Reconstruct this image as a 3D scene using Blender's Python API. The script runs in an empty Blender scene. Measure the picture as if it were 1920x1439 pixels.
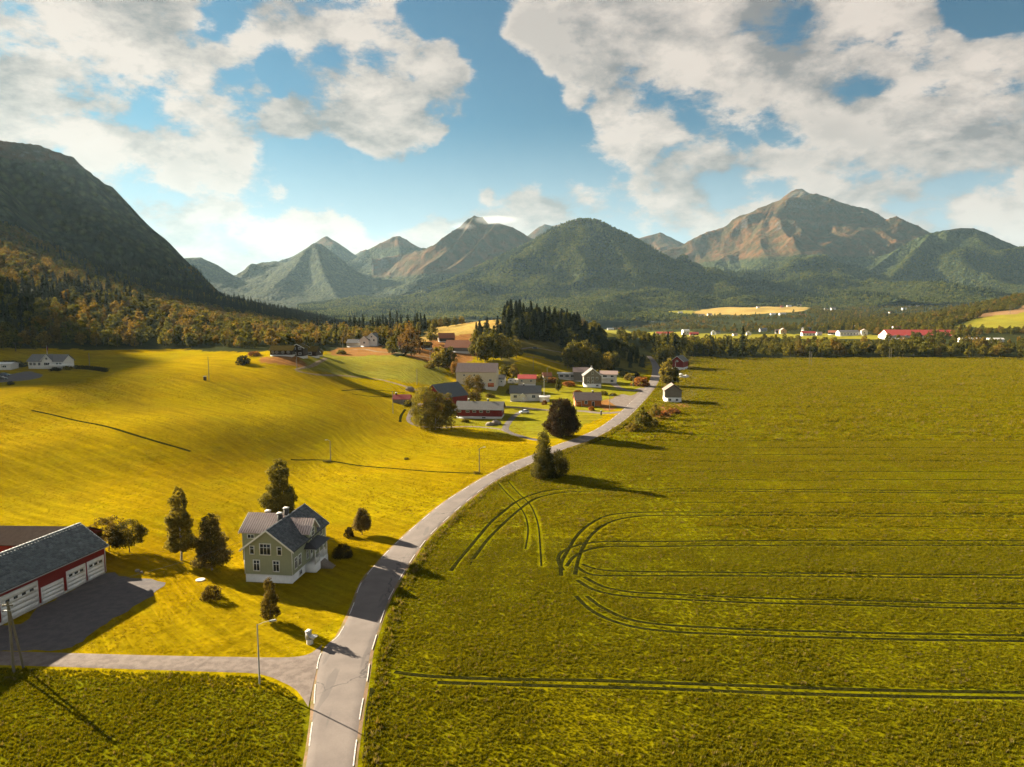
import bpy, bmesh, math, random
import numpy as np
from mathutils import Vector, Matrix
R=math.radians
random.seed(7); RNG=np.random.default_rng(11)
sc=bpy.context.scene; col=sc.collection
# ------------------------------------------------------------------ camera
F=1330.0; CX=960.0; CY=719.5; CAMH=46.0; TH=math.atan(149.5/F)
cam=bpy.data.cameras.new('camera'); cam_o=bpy.data.objects.new('camera',cam); col.objects.link(cam_o)
cam_o.location=(0,0,CAMH); cam_o.rotation_euler=(math.pi/2-TH,0,0)
cam.sensor_fit='HORIZONTAL'; cam.sensor_width=36; cam.lens=F/1920*36; cam.clip_start=1; cam.clip_end=60000
sc.camera=cam_o
# ------------------------------------------------------------------ sun, sky, exposure
SUN_EL=R(19.5); SUN_AZ=(-0.82,0.572)                     # towards the sun: left and ahead
sun=bpy.data.lights.new('sun','SUN'); sun.energy=5.0; sun.angle=R(0.5); sun.color=(1.0,0.86,0.64)
sun_o=bpy.data.objects.new('sun',sun); col.objects.link(sun_o)
sd=Vector((SUN_AZ[0]*math.cos(SUN_EL),SUN_AZ[1]*math.cos(SUN_EL),math.sin(SUN_EL))).normalized()
sun_o.rotation_euler=sd.to_track_quat('Z','Y').to_euler(); sun_o.location=(0,0,300)
sc.view_settings.view_transform='Standard'; sc.view_settings.look='None'; sc.view_settings.gamma=1
sc.view_settings.exposure=2.55; sc.view_settings.use_curve_mapping=False
sc.cycles.max_bounces=6; sc.cycles.volume_bounces=1; sc.cycles.transparent_max_bounces=16
sc.cycles.use_denoising=True
class NT:
    """tiny node-tree helper"""
    def __init__(s,tree): s.t=tree; s.n=tree.nodes; s.l=tree.links
    def new(s,ty,ins=None,**kw):
        n=s.n.new(ty)
        for k,v in kw.items(): setattr(n,k,v)
        for k,v in (ins or {}).items(): s.put(n.inputs[k],v)
        return n
    def put(s,sock,v):
        if isinstance(v,bpy.types.NodeSocket): s.l.new(v,sock)
        else:
            if sock.type=='RGBA' and len(v)==3: v=(*v,1)
            sock.default_value=v
    def m(s,op,a,b=0.0,c=0.0,clamp=False):
        n=s.n.new('ShaderNodeMath'); n.operation=op; n.use_clamp=clamp
        for i,v in enumerate((a,b,c)): s.put(n.inputs[i],v)
        return n.outputs[0]
    def vm(s,op,a,b=(0,0,0),sc_=None):
        n=s.n.new('ShaderNodeVectorMath'); n.operation=op
        s.put(n.inputs[0],a); s.put(n.inputs[1],b)
        if sc_ is not None: s.put(n.inputs['Scale'],sc_)
        return n.outputs['Value'] if op in('LENGTH','DISTANCE','DOT_PRODUCT') else n.outputs['Vector']
    def noise(s,vec,scale,detail=4,rough=.5,dist=0,lac=2,**kw):
        n=s.new('ShaderNodeTexNoise',{'Vector':vec,'Scale':scale,'Detail':detail,'Roughness':rough,'Distortion':dist,'Lacunarity':lac},**kw)
        return n.outputs['Fac']
    def ramp(s,v,a,b,lo=0.0,hi=1.0,smooth=True):
        n=s.new('ShaderNodeMapRange',{'Value':v,'From Min':a,'From Max':b,'To Min':lo,'To Max':hi}); n.clamp=True
        if smooth: n.interpolation_type='SMOOTHSTEP'
        return n.outputs['Result']
    def mix(s,f,a,b,bt='MIX'):
        n=s.n.new('ShaderNodeMix'); n.data_type='RGBA'; n.blend_type=bt
        s.put(n.inputs[0],f); s.put(n.inputs[6],a); s.put(n.inputs[7],b)
        return n.outputs[2]
w=bpy.data.worlds.new('World'); sc.world=w; w.use_nodes=True; w.node_tree.nodes.clear()
T=NT(w.node_tree)
def pdir(px,py):
    d=Vector(((px-CX)/F, math.cos(TH)+(CY-py)/F*math.sin(TH), -math.sin(TH)+(CY-py)/F*math.cos(TH)))
    return d.normalized()
sky=T.new('ShaderNodeTexSky',sky_type='NISHITA',sun_disc=False)
sky.sun_elevation=SUN_EL; sky.sun_rotation=math.atan2(SUN_AZ[0],SUN_AZ[1]); sky.air_density=1.0; sky.dust_density=0.6; sky.ozone_density=3.0
tc=T.new('ShaderNodeTexCoord').outputs['Generated']
d=T.vm('NORMALIZE',tc)
sep=T.new('ShaderNodeSeparateXYZ',{0:d}); Z=sep.outputs[2]
zz=T.m('ADD',T.m('MAXIMUM',Z,0.0),0.55)
pl=T.new('ShaderNodeCombineXYZ',{0:T.m('DIVIDE',sep.outputs[0],zz),1:T.m('DIVIDE',sep.outputs[1],zz),2:T.m('MULTIPLY',Z,1.5)}).outputs[0]
# clusters and openings of the cloud deck, as directions on the sky (x, y of the view line, radius, weight)
blobs=[(-80,60,.36,1.0),(60,180,.26,.9),(230,70,.20,.8),(330,170,.17,.75),(200,270,.16,.7),(60,270,.12,.5),(300,270,.10,.4),(430,190,.14,.6),(500,60,.10,.55),(560,190,.08,.4),
 (660,60,.22,1.0),(760,110,.16,.8),(720,200,.15,.75),(800,190,.12,.6),(640,230,.11,.6),(750,265,.08,.5),(470,320,.07,.3),(390,330,.07,.35),
 (1000,20,.07,.6),(1040,80,.07,.6),(1080,120,.06,.5),(1200,40,.20,.9),(1380,40,.22,1.0),(1330,120,.11,.6),(1180,150,.11,.7),(1230,210,.10,.6),(1160,180,.06,.4),
 (1520,210,.24,1.0),(1620,90,.20,.9),(1400,260,.15,.7),(1290,310,.13,.8),(1200,300,.08,.4),(1700,160,.18,.8),(1860,200,.18,.9),(1900,330,.16,.8),(1700,330,.16,.6),(1440,350,.16,.7),(1600,420,.18,.6),(1250,380,.12,.6),(1800,420,.14,.5),(1900,120,.10,.6),
 (1010,330,.09,.7),(960,345,.06,.5),(1080,390,.05,.6),(1015,385,.035,.5),(1060,230,.05,.4),(1150,260,.06,.4),(905,370,.022,.9),(915,350,.024,.8),(930,330,.028,.7),(950,315,.03,.5),
 (280,390,.08,.5),(360,410,.09,.6),(450,440,.11,.7),(540,415,.09,.6),(620,440,.10,.7),(720,440,.09,.7),(800,445,.08,.7),(400,480,.12,.6),(900,425,.05,.7),(960,420,.05,.8),(1010,425,.05,.4),(1120,400,.05,.4),
 (395,18,.065,-1.2),(430,35,.05,-.8),(520,85,.06,-1.0),(540,120,.05,-.9),(565,155,.03,-1.0),(830,25,.045,-1.3),(820,60,.03,-.6),(900,60,.055,-1.5),(930,170,.075,-1.6),(960,260,.09,-1.5),(1010,160,.05,-1.0),(880,290,.07,-1.2),(820,320,.08,-1.4),(700,340,.09,-1.5),(600,310,.09,-1.2),(500,380,.05,-.8),(560,350,.06,-1.0),(420,250,.05,-.5),(470,210,.04,-.6),(660,270,.05,-.5),
 (1110,60,.035,-1.0),(1130,120,.03,-.8),(1400,120,.04,-1.6),(1350,165,.045,-1.5),(1440,95,.03,-1.0),(1270,185,.03,-.8),(1120,180,.03,-1.0),(1100,330,.03,-.8),(1180,350,.03,-.8),(1190,235,.025,-.7),(1850,15,.09,-1.8),(1800,30,.05,-1.2),(1700,290,.05,-1.4),(1730,260,.04,-.8),(1850,290,.03,-.7),(250,340,.06,-1.0),(330,350,.05,-.9),(150,350,.10,-.9),(230,300,.05,-.5),(850,400,.03,-.8),(1060,20,.03,-.6),(1100,230,.03,-.8)]
acc=None
warp=T.vm('ADD',d,T.vm('SCALE',T.vm('SUBTRACT',T.new('ShaderNodeTexNoise',{'Vector':d,'Scale':6.0,'Detail':5.0}).outputs['Color'],(.5,.5,.5)),sc_=0.13))
for (bx,by,br,bw) in blobs:
    v=T.ramp(T.vm('DISTANCE',warp,tuple(pdir(bx,by))),0,br,bw,0)
    acc=v if acc is None else T.m('ADD',acc,v)
# the parts of the sky outside this view carry the same broken cloud
off=T.ramp(T.vm('DOT_PRODUCT',d,tuple(pdir(960,300))),.55,.80,.55,0)
acc=T.m('MAXIMUM',T.m('MINIMUM',T.m('ADD',acc,off),1.0),-.9)
def dens(off_):
    v=T.vm('ADD',pl,off_)
    return T.noise(v,4.2,11,.60,.08)
n1=dens((0,0,0)); n2=T.noise(T.vm('ADD',pl,(-.06,.036,.018)),4.2,10,.62,.08)
fine=T.noise(pl,8.5,10,.70,.10)
cov=T.m('ADD',T.m('ADD',T.m('MULTIPLY',n1,2.9),T.m('MULTIPLY',acc,.60)),T.m('MULTIPLY',fine,2.1))
alpha=T.ramp(cov,2.60,3.06)
thick=T.ramp(cov,2.85,3.7)
lit=T.m('ADD',T.m('MULTIPLY',T.m('SUBTRACT',T.noise(pl,4.2,10,.62,.08),n2),5.0),.66,clamp=True)
soft=T.noise(pl,3.0,5,.5)
lit=T.m('SUBTRACT',lit,T.m('MULTIPLY',T.m('MULTIPLY',T.m('ADD',thick,.25,clamp=True),T.ramp(soft,.42,.66)),.42),clamp=True)
lowglow=T.ramp(Z,.0,.24,1,0)
ccol=T.mix(lit,(.066,.062,.064),(.212,.182,.160))
ccol=T.mix(T.m('MULTIPLY',lowglow,.30),ccol,(.185,.172,.165))
sunward=T.ramp(T.vm('DOT_PRODUCT',d,tuple(sd)),.35,1.0,1.0,1.05)
ccol=T.vm('SCALE',ccol,sc_=sunward)
skyc=T.vm('MULTIPLY',sky.outputs[0],(.0062,.0175,.0205))
skyc=T.mix(T.m('POWER',lowglow,.7),skyc,(.135,.168,.192))
fin=T.mix(alpha,skyc,ccol)
bg=T.new('ShaderNodeBackground',{'Color':fin,'Strength':0.58})
T.l.new(bg.outputs[0],T.new('ShaderNodeOutputWorld').inputs[0])
# ------------------------------------------------------------------ numpy noise
_perm=RNG.random((256,256))
def vnoise(x,y):
    xi=np.floor(x).astype(np.int64); yi=np.floor(y).astype(np.int64); fx=x-xi; fy=y-yi
    fx=fx*fx*fx*(fx*(fx*6-15)+10); fy=fy*fy*fy*(fy*(fy*6-15)+10)
    g=lambda a,b:_perm[a&255,b&255]
    return (g(xi,yi)*(1-fx)+g(xi+1,yi)*fx)*(1-fy)+(g(xi,yi+1)*(1-fx)+g(xi+1,yi+1)*fx)*fy
def fbm(x,y,o=4,g=.5):
    s=0;a=1;t=0
    for i in range(o):
        s=s+a*vnoise(x+17.3*i,y-9.1*i); t+=a; a*=g; x=x*2.03; y=y*2.03
    return s/t
def ridged(x,y,o=5,g=.5):
    s=0;a=1;t=0;wt=1
    for i in range(o):
        n=1-np.abs(2*vnoise(x+31.7*i,y+11.9*i)-1); n=n*n*wt; wt=np.clip(n*1.6,0,1)
        s=s+a*n; t+=a; a*=g; x=x*2.07+.3*y; y=y*2.07-.3*x*.1
    return s/t
# ------------------------------------------------------------------ terrain surface
def P(px,py,Y):                                           # image point + depth -> world
    k=Y/(math.cos(TH)+(CY-py)/F*math.sin(TH))
    return ((px-CX)/F*k, Y, CAMH+k*(-math.sin(TH)+(CY-py)/F*math.cos(TH)))
anch=[P(*a) for a in [
 (1100,690,478),(1150,700,455),(1030,628,555),(1080,635,555),(930,602,600),(860,618,570),(800,635,520),(760,650,470),(790,690,395),(860,680,440),(950,680,440),(1190,640,640),(650,700,365),(740,742,325),
 (640,665,440),(690,650,480),(550,664,352),(450,680,338),(392,713,283),(85,692,320),(20,712,292),(250,752,243),(350,846,190),(60,770,222),(0,905,170),(180,890,172),(480,760,262),(560,790,245),
 (130,657,400),(330,652,430),(460,645,430),(620,645,520),(250,600,520),(100,560,560),(0,500,650),(0,430,900),(130,500,900),(300,560,1000),(500,590,1150),(480,577,1400),(720,640,1050),(740,640,1500),
 (1250,642,850),(1500,634,950),(1700,634,900),(1600,604,1500),(1450,584,2600),(1750,592,2000),(1920,560,1500),(1800,618,950),(1920,583,1150),(1920,645,720),(1300,603,2200),(1100,625,2000),(900,625,2000),(1200,577,4000),(700,610,2600),(500,590,3500),
 (1700,560,5000),(1300,560,6000),(-400,600,420),(-300,500,700)]]
anch+=[(x,y,0.) for x,y in [(0,0),(-150,0),(120,0),(0,-200),(-400,-200),(400,-200),(0,75),(-60,90),(-110,95),(60,90),(150,110),(-20,140),(-45,125),(-75,120),(-60,150),(90,160),(0,205),(-30,180),(-60,200),(60,230),(110,260),(20,255),(0,300),(30,340),(60,400),(85,480),(170,300),(250,250),(200,420),(350,450),(120,520),(200,610),(400,612),(300,540),(560,620),(100,560),(-10,380)]]
anch+=[(x,y,z) for x,y,z in [(0,12000,90),(6000,9000,90),(-6000,9000,90),(3500,2500,90),(9000,0,60),(0,-9000,0),(-9000,0,100),(-700,100,80),(-1200,-800,90),(1500,-500,10),(1200,800,60)]]
A_=np.array(anch)
def _wrp(x,y):
    r=np.hypot(x,y)+1e-6; k=np.log1p(r/140.)/r
    return x*k,y*k
_ua,_va=_wrp(A_[:,0],A_[:,1])
def _tk(r2): return r2*np.log(r2+1e-9)
_n=len(A_); _K=_tk((_ua[:,None]-_ua[None])**2+(_va[:,None]-_va[None])**2)+np.eye(_n)*1e-3
_Pm=np.c_[np.ones(_n),_ua,_va]; _M=np.block([[_K,_Pm],[_Pm.T,np.zeros((3,3))]])
_sol=np.linalg.solve(_M,np.r_[A_[:,2],0,0,0])
def H(x,y):
    x=np.asarray(x,float); y=np.asarray(y,float); sh=np.broadcast(x,y).shape
    x=np.broadcast_to(x,sh).ravel(); y=np.broadcast_to(y,sh).ravel()
    out=np.empty(x.shape)
    for i in range(0,len(x),60000):
        u,v=_wrp(x[i:i+60000],y[i:i+60000])
        z=_sol[-3]+_sol[-2]*u+_sol[-1]*v
        z=z+_tk((u[:,None]-_ua)**2+(v[:,None]-_va)**2)@_sol[:_n]
        out[i:i+60000]=z
    r=np.hypot(x,y); m=np.clip((r-750)/800,0,1)
    out+=m*(fbm(x/320,y/320,4)-.5)*34
    # rolling of the left-hand meadow
    ml=np.exp(-(((x+120)/90)**2+((y-235)/80)**2)); out+=ml*1.5*np.sin((x*.80-y*.60)/13.+1.2*np.sin(y/45.))
    return out.reshape(sh)
def h1(x,y): return float(H(x,y))
_ts=np.exp(np.linspace(math.log(45),math.log(14000),1500))
def G(pts):                                               # image points -> ground points
    pts=np.atleast_2d(np.array(pts,float)); out=[]
    for px,py in pts:
        dx=(px-CX)/F; dy=math.cos(TH)+(CY-py)/F*math.sin(TH); dz=-math.sin(TH)+(CY-py)/F*math.cos(TH)
        f=CAMH+_ts*dz-H(_ts*dx,_ts*dy); k=np.argmax(f<0)
        if k==0: k=len(_ts)-1
        a,b=_ts[k-1],_ts[k]
        for _ in range(5):
            q=np.linspace(a,b,6); fq=CAMH+q*dz-H(q*dx,q*dy); j=int(np.argmax(fq<0)); j=max(j,1); a,b=q[j-1],q[j]
        t=(a+b)/2; x,y=t*dx,t*dy; out.append((x,y,h1(x,y)))
    return np.array(out)
def g1(px,py): return tuple(G([(px,py)])[0])
# ------------------------------------------------------------------ object helpers
def tag(o,label=None,cat=None,group=None,kind=None):
    if label: o['label']=label
    if cat: o['category']=cat
    if group: o['group']=group
    if kind: o['kind']=kind
    return o
def link(name,me,parent=None,loc=None):
    o=bpy.data.objects.new(name,me); col.objects.link(o)
    if parent: o.parent=parent
    if loc is not None: o.location=loc
    return o
def npmesh(name,v,f,mats=(),smooth=False,uv=None,colr=None,mi=None):
    """v (n,3); f (m,k) constant k"""
    v=np.asarray(v,np.float32); f=np.asarray(f,np.int32); me=bpy.data.meshes.new(name)
    k=f.shape[1]; me.vertices.add(len(v)); me.vertices.foreach_set('co',v.ravel())
    me.loops.add(f.size); me.loops.foreach_set('vertex_index',f.ravel())
    me.polygons.add(len(f)); me.polygons.foreach_set('loop_start',np.arange(0,f.size,k,dtype=np.int32))
    if mi is not None: me.polygons.foreach_set('material_index',np.asarray(mi,np.int32))
    if colr is not None:
        a=me.color_attributes.new('Col','FLOAT_COLOR','POINT'); c=np.c_[colr,np.ones(len(v))].astype(np.float32); a.data.foreach_set('color',c.ravel())
    for m_ in mats: me.materials.append(m_)
    me.update(); 
    if smooth: me.polygons.foreach_set('use_smooth',np.ones(len(f),bool))
    return me
def grid_faces(nr,nc,wrap=False):
    i=np.arange(nr-1)[:,None]*nc; j=np.arange(nc-1)[None]
    a=(i+j).ravel(); return np.c_[a,a+1,a+nc+1,a+nc]
def material(name):
    m=bpy.data.materials.new(name); m.use_nodes=True; m.node_tree.nodes.clear(); t=NT(m.node_tree)
    b=t.new('ShaderNodeBsdfPrincipled'); o=t.new('ShaderNodeOutputMaterial'); t.l.new(b.outputs[0],o.inputs[0]); t.b=b; t.o=o
    return m,t
def bump(t,h,dist,strength=1.0):
    n=t.new('ShaderNodeBump',{'Height':h,'Distance':dist,'Strength':strength}); t.l.new(n.outputs[0],t.b.inputs['Normal']); return n
def inpoly(x,y,poly):
    ins=np.zeros(x.shape,bool); n=len(poly)
    for i in range(n):
        x1,y1=poly[i][:2]; x2,y2=poly[(i+1)%n][:2]
        c=((y1>y)!=(y2>y)); 
        with np.errstate(divide='ignore',invalid='ignore'): xx=(x2-x1)*(y-y1)/(y2-y1+1e-12)+x1
        ins^=c&(x<xx)
    return ins
def pdist(x,y,line):
    d=np.full(x.shape,1e9); 
    for (a,b) in zip(line[:-1],line[1:]):
        ax,ay=a[:2]; bx,by=b[:2]; l2=(bx-ax)**2+(by-ay)**2+1e-9
        t=np.clip(((x-ax)*(bx-ax)+(y-ay)*(by-ay))/l2,0,1); d=np.minimum(d,np.hypot(x-ax-t*(bx-ax),y-ay-t*(by-ay)))
    return d
def smooth_line(pts,step=2.0):
    """Catmull-Rom through points, even steps"""
    p=np.array(pts,float); q=np.vstack([2*p[0]-p[1],p,2*p[-1]-p[-2]]); out=[]
    for i in range(1,len(q)-2):
        n=max(2,int(np.linalg.norm(q[i+1]-q[i])/step)); t=np.linspace(0,1,n,endpoint=False)[:,None]
        out.append(.5*((2*q[i])+(-q[i-1]+q[i+1])*t+(2*q[i-1]-5*q[i]+4*q[i+1]-q[i+2])*t**2+(-q[i-1]+3*q[i]-3*q[i+1]+q[i+2])*t**3))
    return np.vstack(out+[p[-1:]])
def resample(p,n):
    p=np.asarray(p,float); s=np.r_[0,np.cumsum(np.linalg.norm(np.diff(p[:,:2],axis=0),axis=1))]; t=np.linspace(0,s[-1],n)
    return np.c_[[np.interp(t,s,p[:,k]) for k in range(p.shape[1])]].T
# ------------------------------------------------------------------ ground sheet (polar grid, finer near the viewpoint)
C_crop=(.108,.100,.0015); C_left=(.208,.154,.0018); C_lawn=(.192,.136,.002); C_low=(.088,.084,.002); C_vill=(.150,.140,.010)
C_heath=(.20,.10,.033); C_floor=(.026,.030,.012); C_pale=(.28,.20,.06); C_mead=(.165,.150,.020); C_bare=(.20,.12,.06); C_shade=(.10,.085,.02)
road_L=G([(540,1560),(563,1439),(571,1380),(577,1340),(580,1300),(584,1262),(590,1232),(606,1208),(625,1195),(643,1163),(657,1130),(666,1102),(682,1078),(713,1043),(747,1010),(787,975),(827,943),(867,917),(913,890),(957,868),(992,855),(1040,835),(1080,821),(1114,806),(1138,791),(1161,773),(1178,757),(1191,744),(1203,733),(1212,722.5),(1219,708),(1222,695),(1221.5,684),(1218,675.5),(1212,668)])
road_R=G([(668,1560),(674,1439),(681,1380),(686,1340),(693,1300),(699,1270),(704,1229),(711,1203),(722,1165),(734,1130),(742,1113),(760,1080),(787,1037),(813,1003),(847,970),(880,941),(913,915),(947,894),(992,873),(1053,845.5),(1106,827),(1146,807),(1174,788),(1192,771),(1208,754),(1218,742.5),(1230,726),(1238,711),(1240,697),(1235,684.5),(1228,675.5),(1221,668)])
def strip(name,L,Rr,mat,dz,n,nc=7,kind='structure',colr=None):
    """a sheet between two edge lines, laid on the terrain"""
    L=resample(smooth_line(np.array(L)[:,:2]),n); Rr=resample(smooth_line(np.array(Rr)[:,:2]),n); v=[]
    t=np.linspace(0,1,nc)
    X=L[:,None,0]*(1-t)+Rr[:,None,0]*t; Y=L[:,None,1]*(1-t)+Rr[:,None,1]*t
    crown=dz*np.ones_like(X); crown[:,0]-=.10+dz; crown[:,-1]-=.10+dz
    Z=H(X,Y)+crown
    me=npmesh(name,np.c_[X.ravel(),Y.ravel(),Z.ravel()],grid_faces(n,nc),[mat],True,colr=None)
    o=link(name,me); tag(o,kind=kind); return o,L,Rr
NR=760; th=np.r_[np.linspace(-180,-50,50)[:-1],np.linspace(-50,46,640),np.linspace(46,180,50)[1:]]
rr=np.r_[np.exp(np.linspace(math.log(8),math.log(50),30))[:-1],np.exp(np.linspace(math.log(50),math.log(16000),NR-29))]
tt=np.radians(th)[None]; rg=rr[:,None]
gx=(rg*np.sin(tt)).ravel(); gy=(rg*np.cos(tt)).ravel(); gz=H(gx,gy)
wx=gx+ (fbm(gx/14,gy/14,3)-.5)*7*np.clip(np.hypot(gx,gy)/250,.25,3); wy=gy+(fbm(gx/14+50,gy/14,3)-.5)*7*np.clip(np.hypot(gx,gy)/250,.25,3)
GC=np.tile(np.array(C_floor),(len(gx),1))
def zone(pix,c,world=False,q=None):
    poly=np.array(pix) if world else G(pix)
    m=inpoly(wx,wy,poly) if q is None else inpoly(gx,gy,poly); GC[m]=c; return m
rc=[tuple((a+b)/2) for a,b in zip(resample(road_L,60)[:,:2],resample(road_R,60)[:,:2])]
far=lambda pts:[tuple(p) for p in G(pts)[:,:2]]
# left meadow, from the road to the forest edge
zone([(-60,-60)]+rc+far([(1190,700),(1100,690),(960,660),(890,655),(830,668),(740,672),(610,658),(480,662),(340,655),(230,655),(120,655),(40,655)])+[(-290,400),(-500,300),(-500,-60)],C_left,True)
# right crop up to the wood
zone([(-60,-60)]+rc[:-2]+far([(1240,672),(1400,671),(1600,671.5),(1800,672.5),(1920,676)])+[(700,640),(700,-60)],C_crop,True)
zone([(-60,-200),(700,-200),(700,-50),(-60,-50)],C_crop,True)
zone([(-500,-60),(-500,86),(-85,86.5),(-60,84.0),(-40,82.0),(-30,80.5),(-22,77),(-18,60),(-14,-60)],C_low,True,1)
# garden lawn around the green house
zone([(-100,86.5),(-30,88),(-26,100),(-24,112),(-18,135),(-22,150),(-45,146),(-60,137),(-75,136),(-100,134)],C_lawn,True)
zone([(770,790),(860,800),(980,820),(1045,825),(1160,765),(1195,735),(1215,700),(1150,705),(1060,705),(960,700),(900,735),(840,745)],C_vill)
zone([(560,700),(560,672),(612,660),(740,668),(830,690),(850,722),(800,725),(700,706),(620,700)],C_mead)
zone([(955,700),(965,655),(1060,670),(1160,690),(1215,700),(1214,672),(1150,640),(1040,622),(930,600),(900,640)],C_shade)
zone([(780,655),(800,622),(860,607),(905,598),(940,598),(935,630),(900,650)],C_pale)
zone([(770,668),(790,645),(830,632),(880,625),(935,632),(900,660),(850,690),(820,688)],C_heath)
zone([(610,664),(640,652),(690,648),(735,655),(740,668),(690,668)],C_heath)
zone([(480,672),(510,668),(590,670),(560,690),(480,682)],C_heath)
zone([(840,720),(870,728),(870,745),(820,742)],C_heath)
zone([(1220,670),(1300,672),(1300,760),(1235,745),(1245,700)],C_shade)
zone([(1100,758),(1165,742),(1175,755),(1145,770)],C_heath)
zone([(1190,790),(1235,758),(1300,757),(1275,772),(1210,805)],C_heath)
# fields out in the valley
zone([(1130,618),(1130,632),(1290,640),(1420,636),(1420,629),(1240,622)],C_mead)
zone([(1390,627),(1620,627),(1700,634),(1640,637),(1440,636)],C_mead)
zone([(1300,585),(1380,576),(1390,569),(1480,570),(1520,576),(1510,582),(1440,588),(1380,592),(1310,590)],C_pale)
zone([(1790,613),(1920,577),(1990,565),(1990,616),(1860,616)],C_mead)
zone([(1825,597),(1920,574),(1990,560),(1990,578),(1900,590)],C_bare)
zone([(1180,588),(1300,583),(1300,592),(1190,597)],C_mead)
zone([(1180,600),(1230,600),(1240,612),(1180,612)],C_pale)
zone([(770,612),(800,606),(850,602),(850,612)],C_mead)
zone([(250,592),(300,594),(330,603),(290,606)],C_mead)
npth=grid_faces(len(rr),len(th))
nn=fbm(gx/30,gy/30,4)[:,None]; GC=GC*(.80+.40*nn)
m,t=material('ground')
att=t.new('ShaderNodeAttribute',attribute_name='Col').outputs['Color']
pos=t.new('ShaderNodeNewGeometry').outputs['Position']
ca=t.new('ShaderNodeCameraData').outputs
n_a=t.noise(pos,.9,5,.65); n_b=t.noise(pos,.12,3,.5); n_c=t.noise(pos,.02,3,.5)
px_=t.new('ShaderNodeSeparateXYZ',{0:pos}).outputs; ang=t.ramp(px_[0],-60,20,.52,0.,False); mow=t.new('ShaderNodeVectorRotate',{'Vector':pos,'Angle':ang},rotation_type='Z_AXIS').outputs[0]; mow=t.vm('MULTIPLY',mow,(.045,.62,.3)); n_m=t.noise(mow,1.0,5,.62)
f=t.m('ADD',t.m('MULTIPLY',n_a,.75),t.m('ADD',t.m('MULTIPLY',n_b,.35),t.m('MULTIPLY',n_m,1.25))); f=t.m('SUBTRACT',t.m('MULTIPLY',f,1.25),.42)
c=t.vm('SCALE',att,sc_=f)
c=t.mix(t.ramp(n_c,.42,.66,0,.45),c,t.vm('MULTIPLY',c,(1.10,.88,.7)))
c=t.mix(t.ramp(n_b,.50,.72,0,.35),c,t.vm('MULTIPLY',c,(.72,.92,1.0)))
t.put(t.b.inputs['Base Color'],c); t.b.inputs['Roughness'].default_value=1; t.b.inputs['Specular IOR Level'].default_value=0
hh=t.m('ADD',t.m('ADD',t.m('MULTIPLY',n_a,.30),t.m('MULTIPLY',t.noise(pos,.30,3,.5),.8)),t.m('MULTIPLY',n_m,.9))
bump(t,hh,1.0,.55)
M_ground=m
gme=npmesh('ground',np.c_[gx,gy,gz],npth,[m],True,colr=GC)
ground=tag(link('ground',gme),kind='structure')
def ground_col(x,y):
    """base colour of the sheet under a point (nearest grid vertex)"""
    x=np.asarray(x);y=np.asarray(y); a=np.degrees(np.arctan2(x,y)); r=np.hypot(x,y)
    j=np.clip(np.searchsorted(th,a),0,len(th)-1); i=np.clip(np.searchsorted(rr,r),0,len(rr)-1)
    return GC[i*len(th)+j]
# ------------------------------------------------------------------ mountains
def mountain_material():
    m,t=material('mountain')
    g=t.new('ShaderNodeNewGeometry'); pos=g.outputs['Position']; nz=t.new('ShaderNodeSeparateXYZ',{0:g.outputs['Normal']}).outputs[2]
    al=t.new('ShaderNodeSeparateXYZ',{0:pos}).outputs[2]
    at=t.new('ShaderNodeAttribute',attribute_name='Col').outputs['Color']   # r: forest, g: rock, b: heath
    s=t.new('ShaderNodeSeparateColor',{0:at}).outputs
    big=t.noise(pos,.0022,5,.6); mid=t.noise(pos,.012,5,.62); fin=t.noise(pos,.05,4,.6)
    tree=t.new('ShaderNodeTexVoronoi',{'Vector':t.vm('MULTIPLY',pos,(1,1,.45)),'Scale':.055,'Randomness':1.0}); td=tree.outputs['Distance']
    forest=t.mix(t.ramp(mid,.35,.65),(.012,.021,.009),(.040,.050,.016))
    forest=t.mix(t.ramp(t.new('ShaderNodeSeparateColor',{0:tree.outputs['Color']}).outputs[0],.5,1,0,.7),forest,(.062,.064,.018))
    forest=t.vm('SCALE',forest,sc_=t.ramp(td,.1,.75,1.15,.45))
    heath=t.mix(t.ramp(mid,.35,.68),(.032,.028,.012),(.090,.040,.016)); heath=t.mix(t.ramp(fin,.5,.7,0,.5),heath,(.055,.05,.022))
    rock=t.mix(t.ramp(fin,.3,.7),(.030,.030,.032),(.080,.066,.060)); rock=t.mix(t.ramp(mid,.5,.62,0,.7),rock,(.055,.052,.030))
    fa=t.m('ADD',s[0],t.m('MULTIPLY',t.m('SUBTRACT',mid,.5),.9)); ra=t.m('ADD',t.m('ADD',s[1],t.m('MULTIPLY',t.m('SUBTRACT',fin,.5),1.3)),t.m('MULTIPLY',t.m('SUBTRACT',.74,nz),1.7))
    fm=t.ramp(fa,.42,.58); rm=t.ramp(ra,.50,.72)
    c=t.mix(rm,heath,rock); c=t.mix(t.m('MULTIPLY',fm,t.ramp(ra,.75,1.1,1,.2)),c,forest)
    t.put(t.b.inputs['Base Color'],c); t.b.inputs['Roughness'].default_value=.95; t.b.inputs['Specular IOR Level'].default_value=.03
    hgt=t.m('ADD',t.m('MULTIPLY',t.m('MULTIPLY',t.m('SUBTRACT',.8,td),fm),9.0),t.m('ADD',t.m('MULTIPLY',mid,26.),t.m('MULTIPLY',fin,9.)))
    bump(t,hgt,1.5,1.0)
    return m
M_mtn=mountain_material()
SURF=[]
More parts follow.
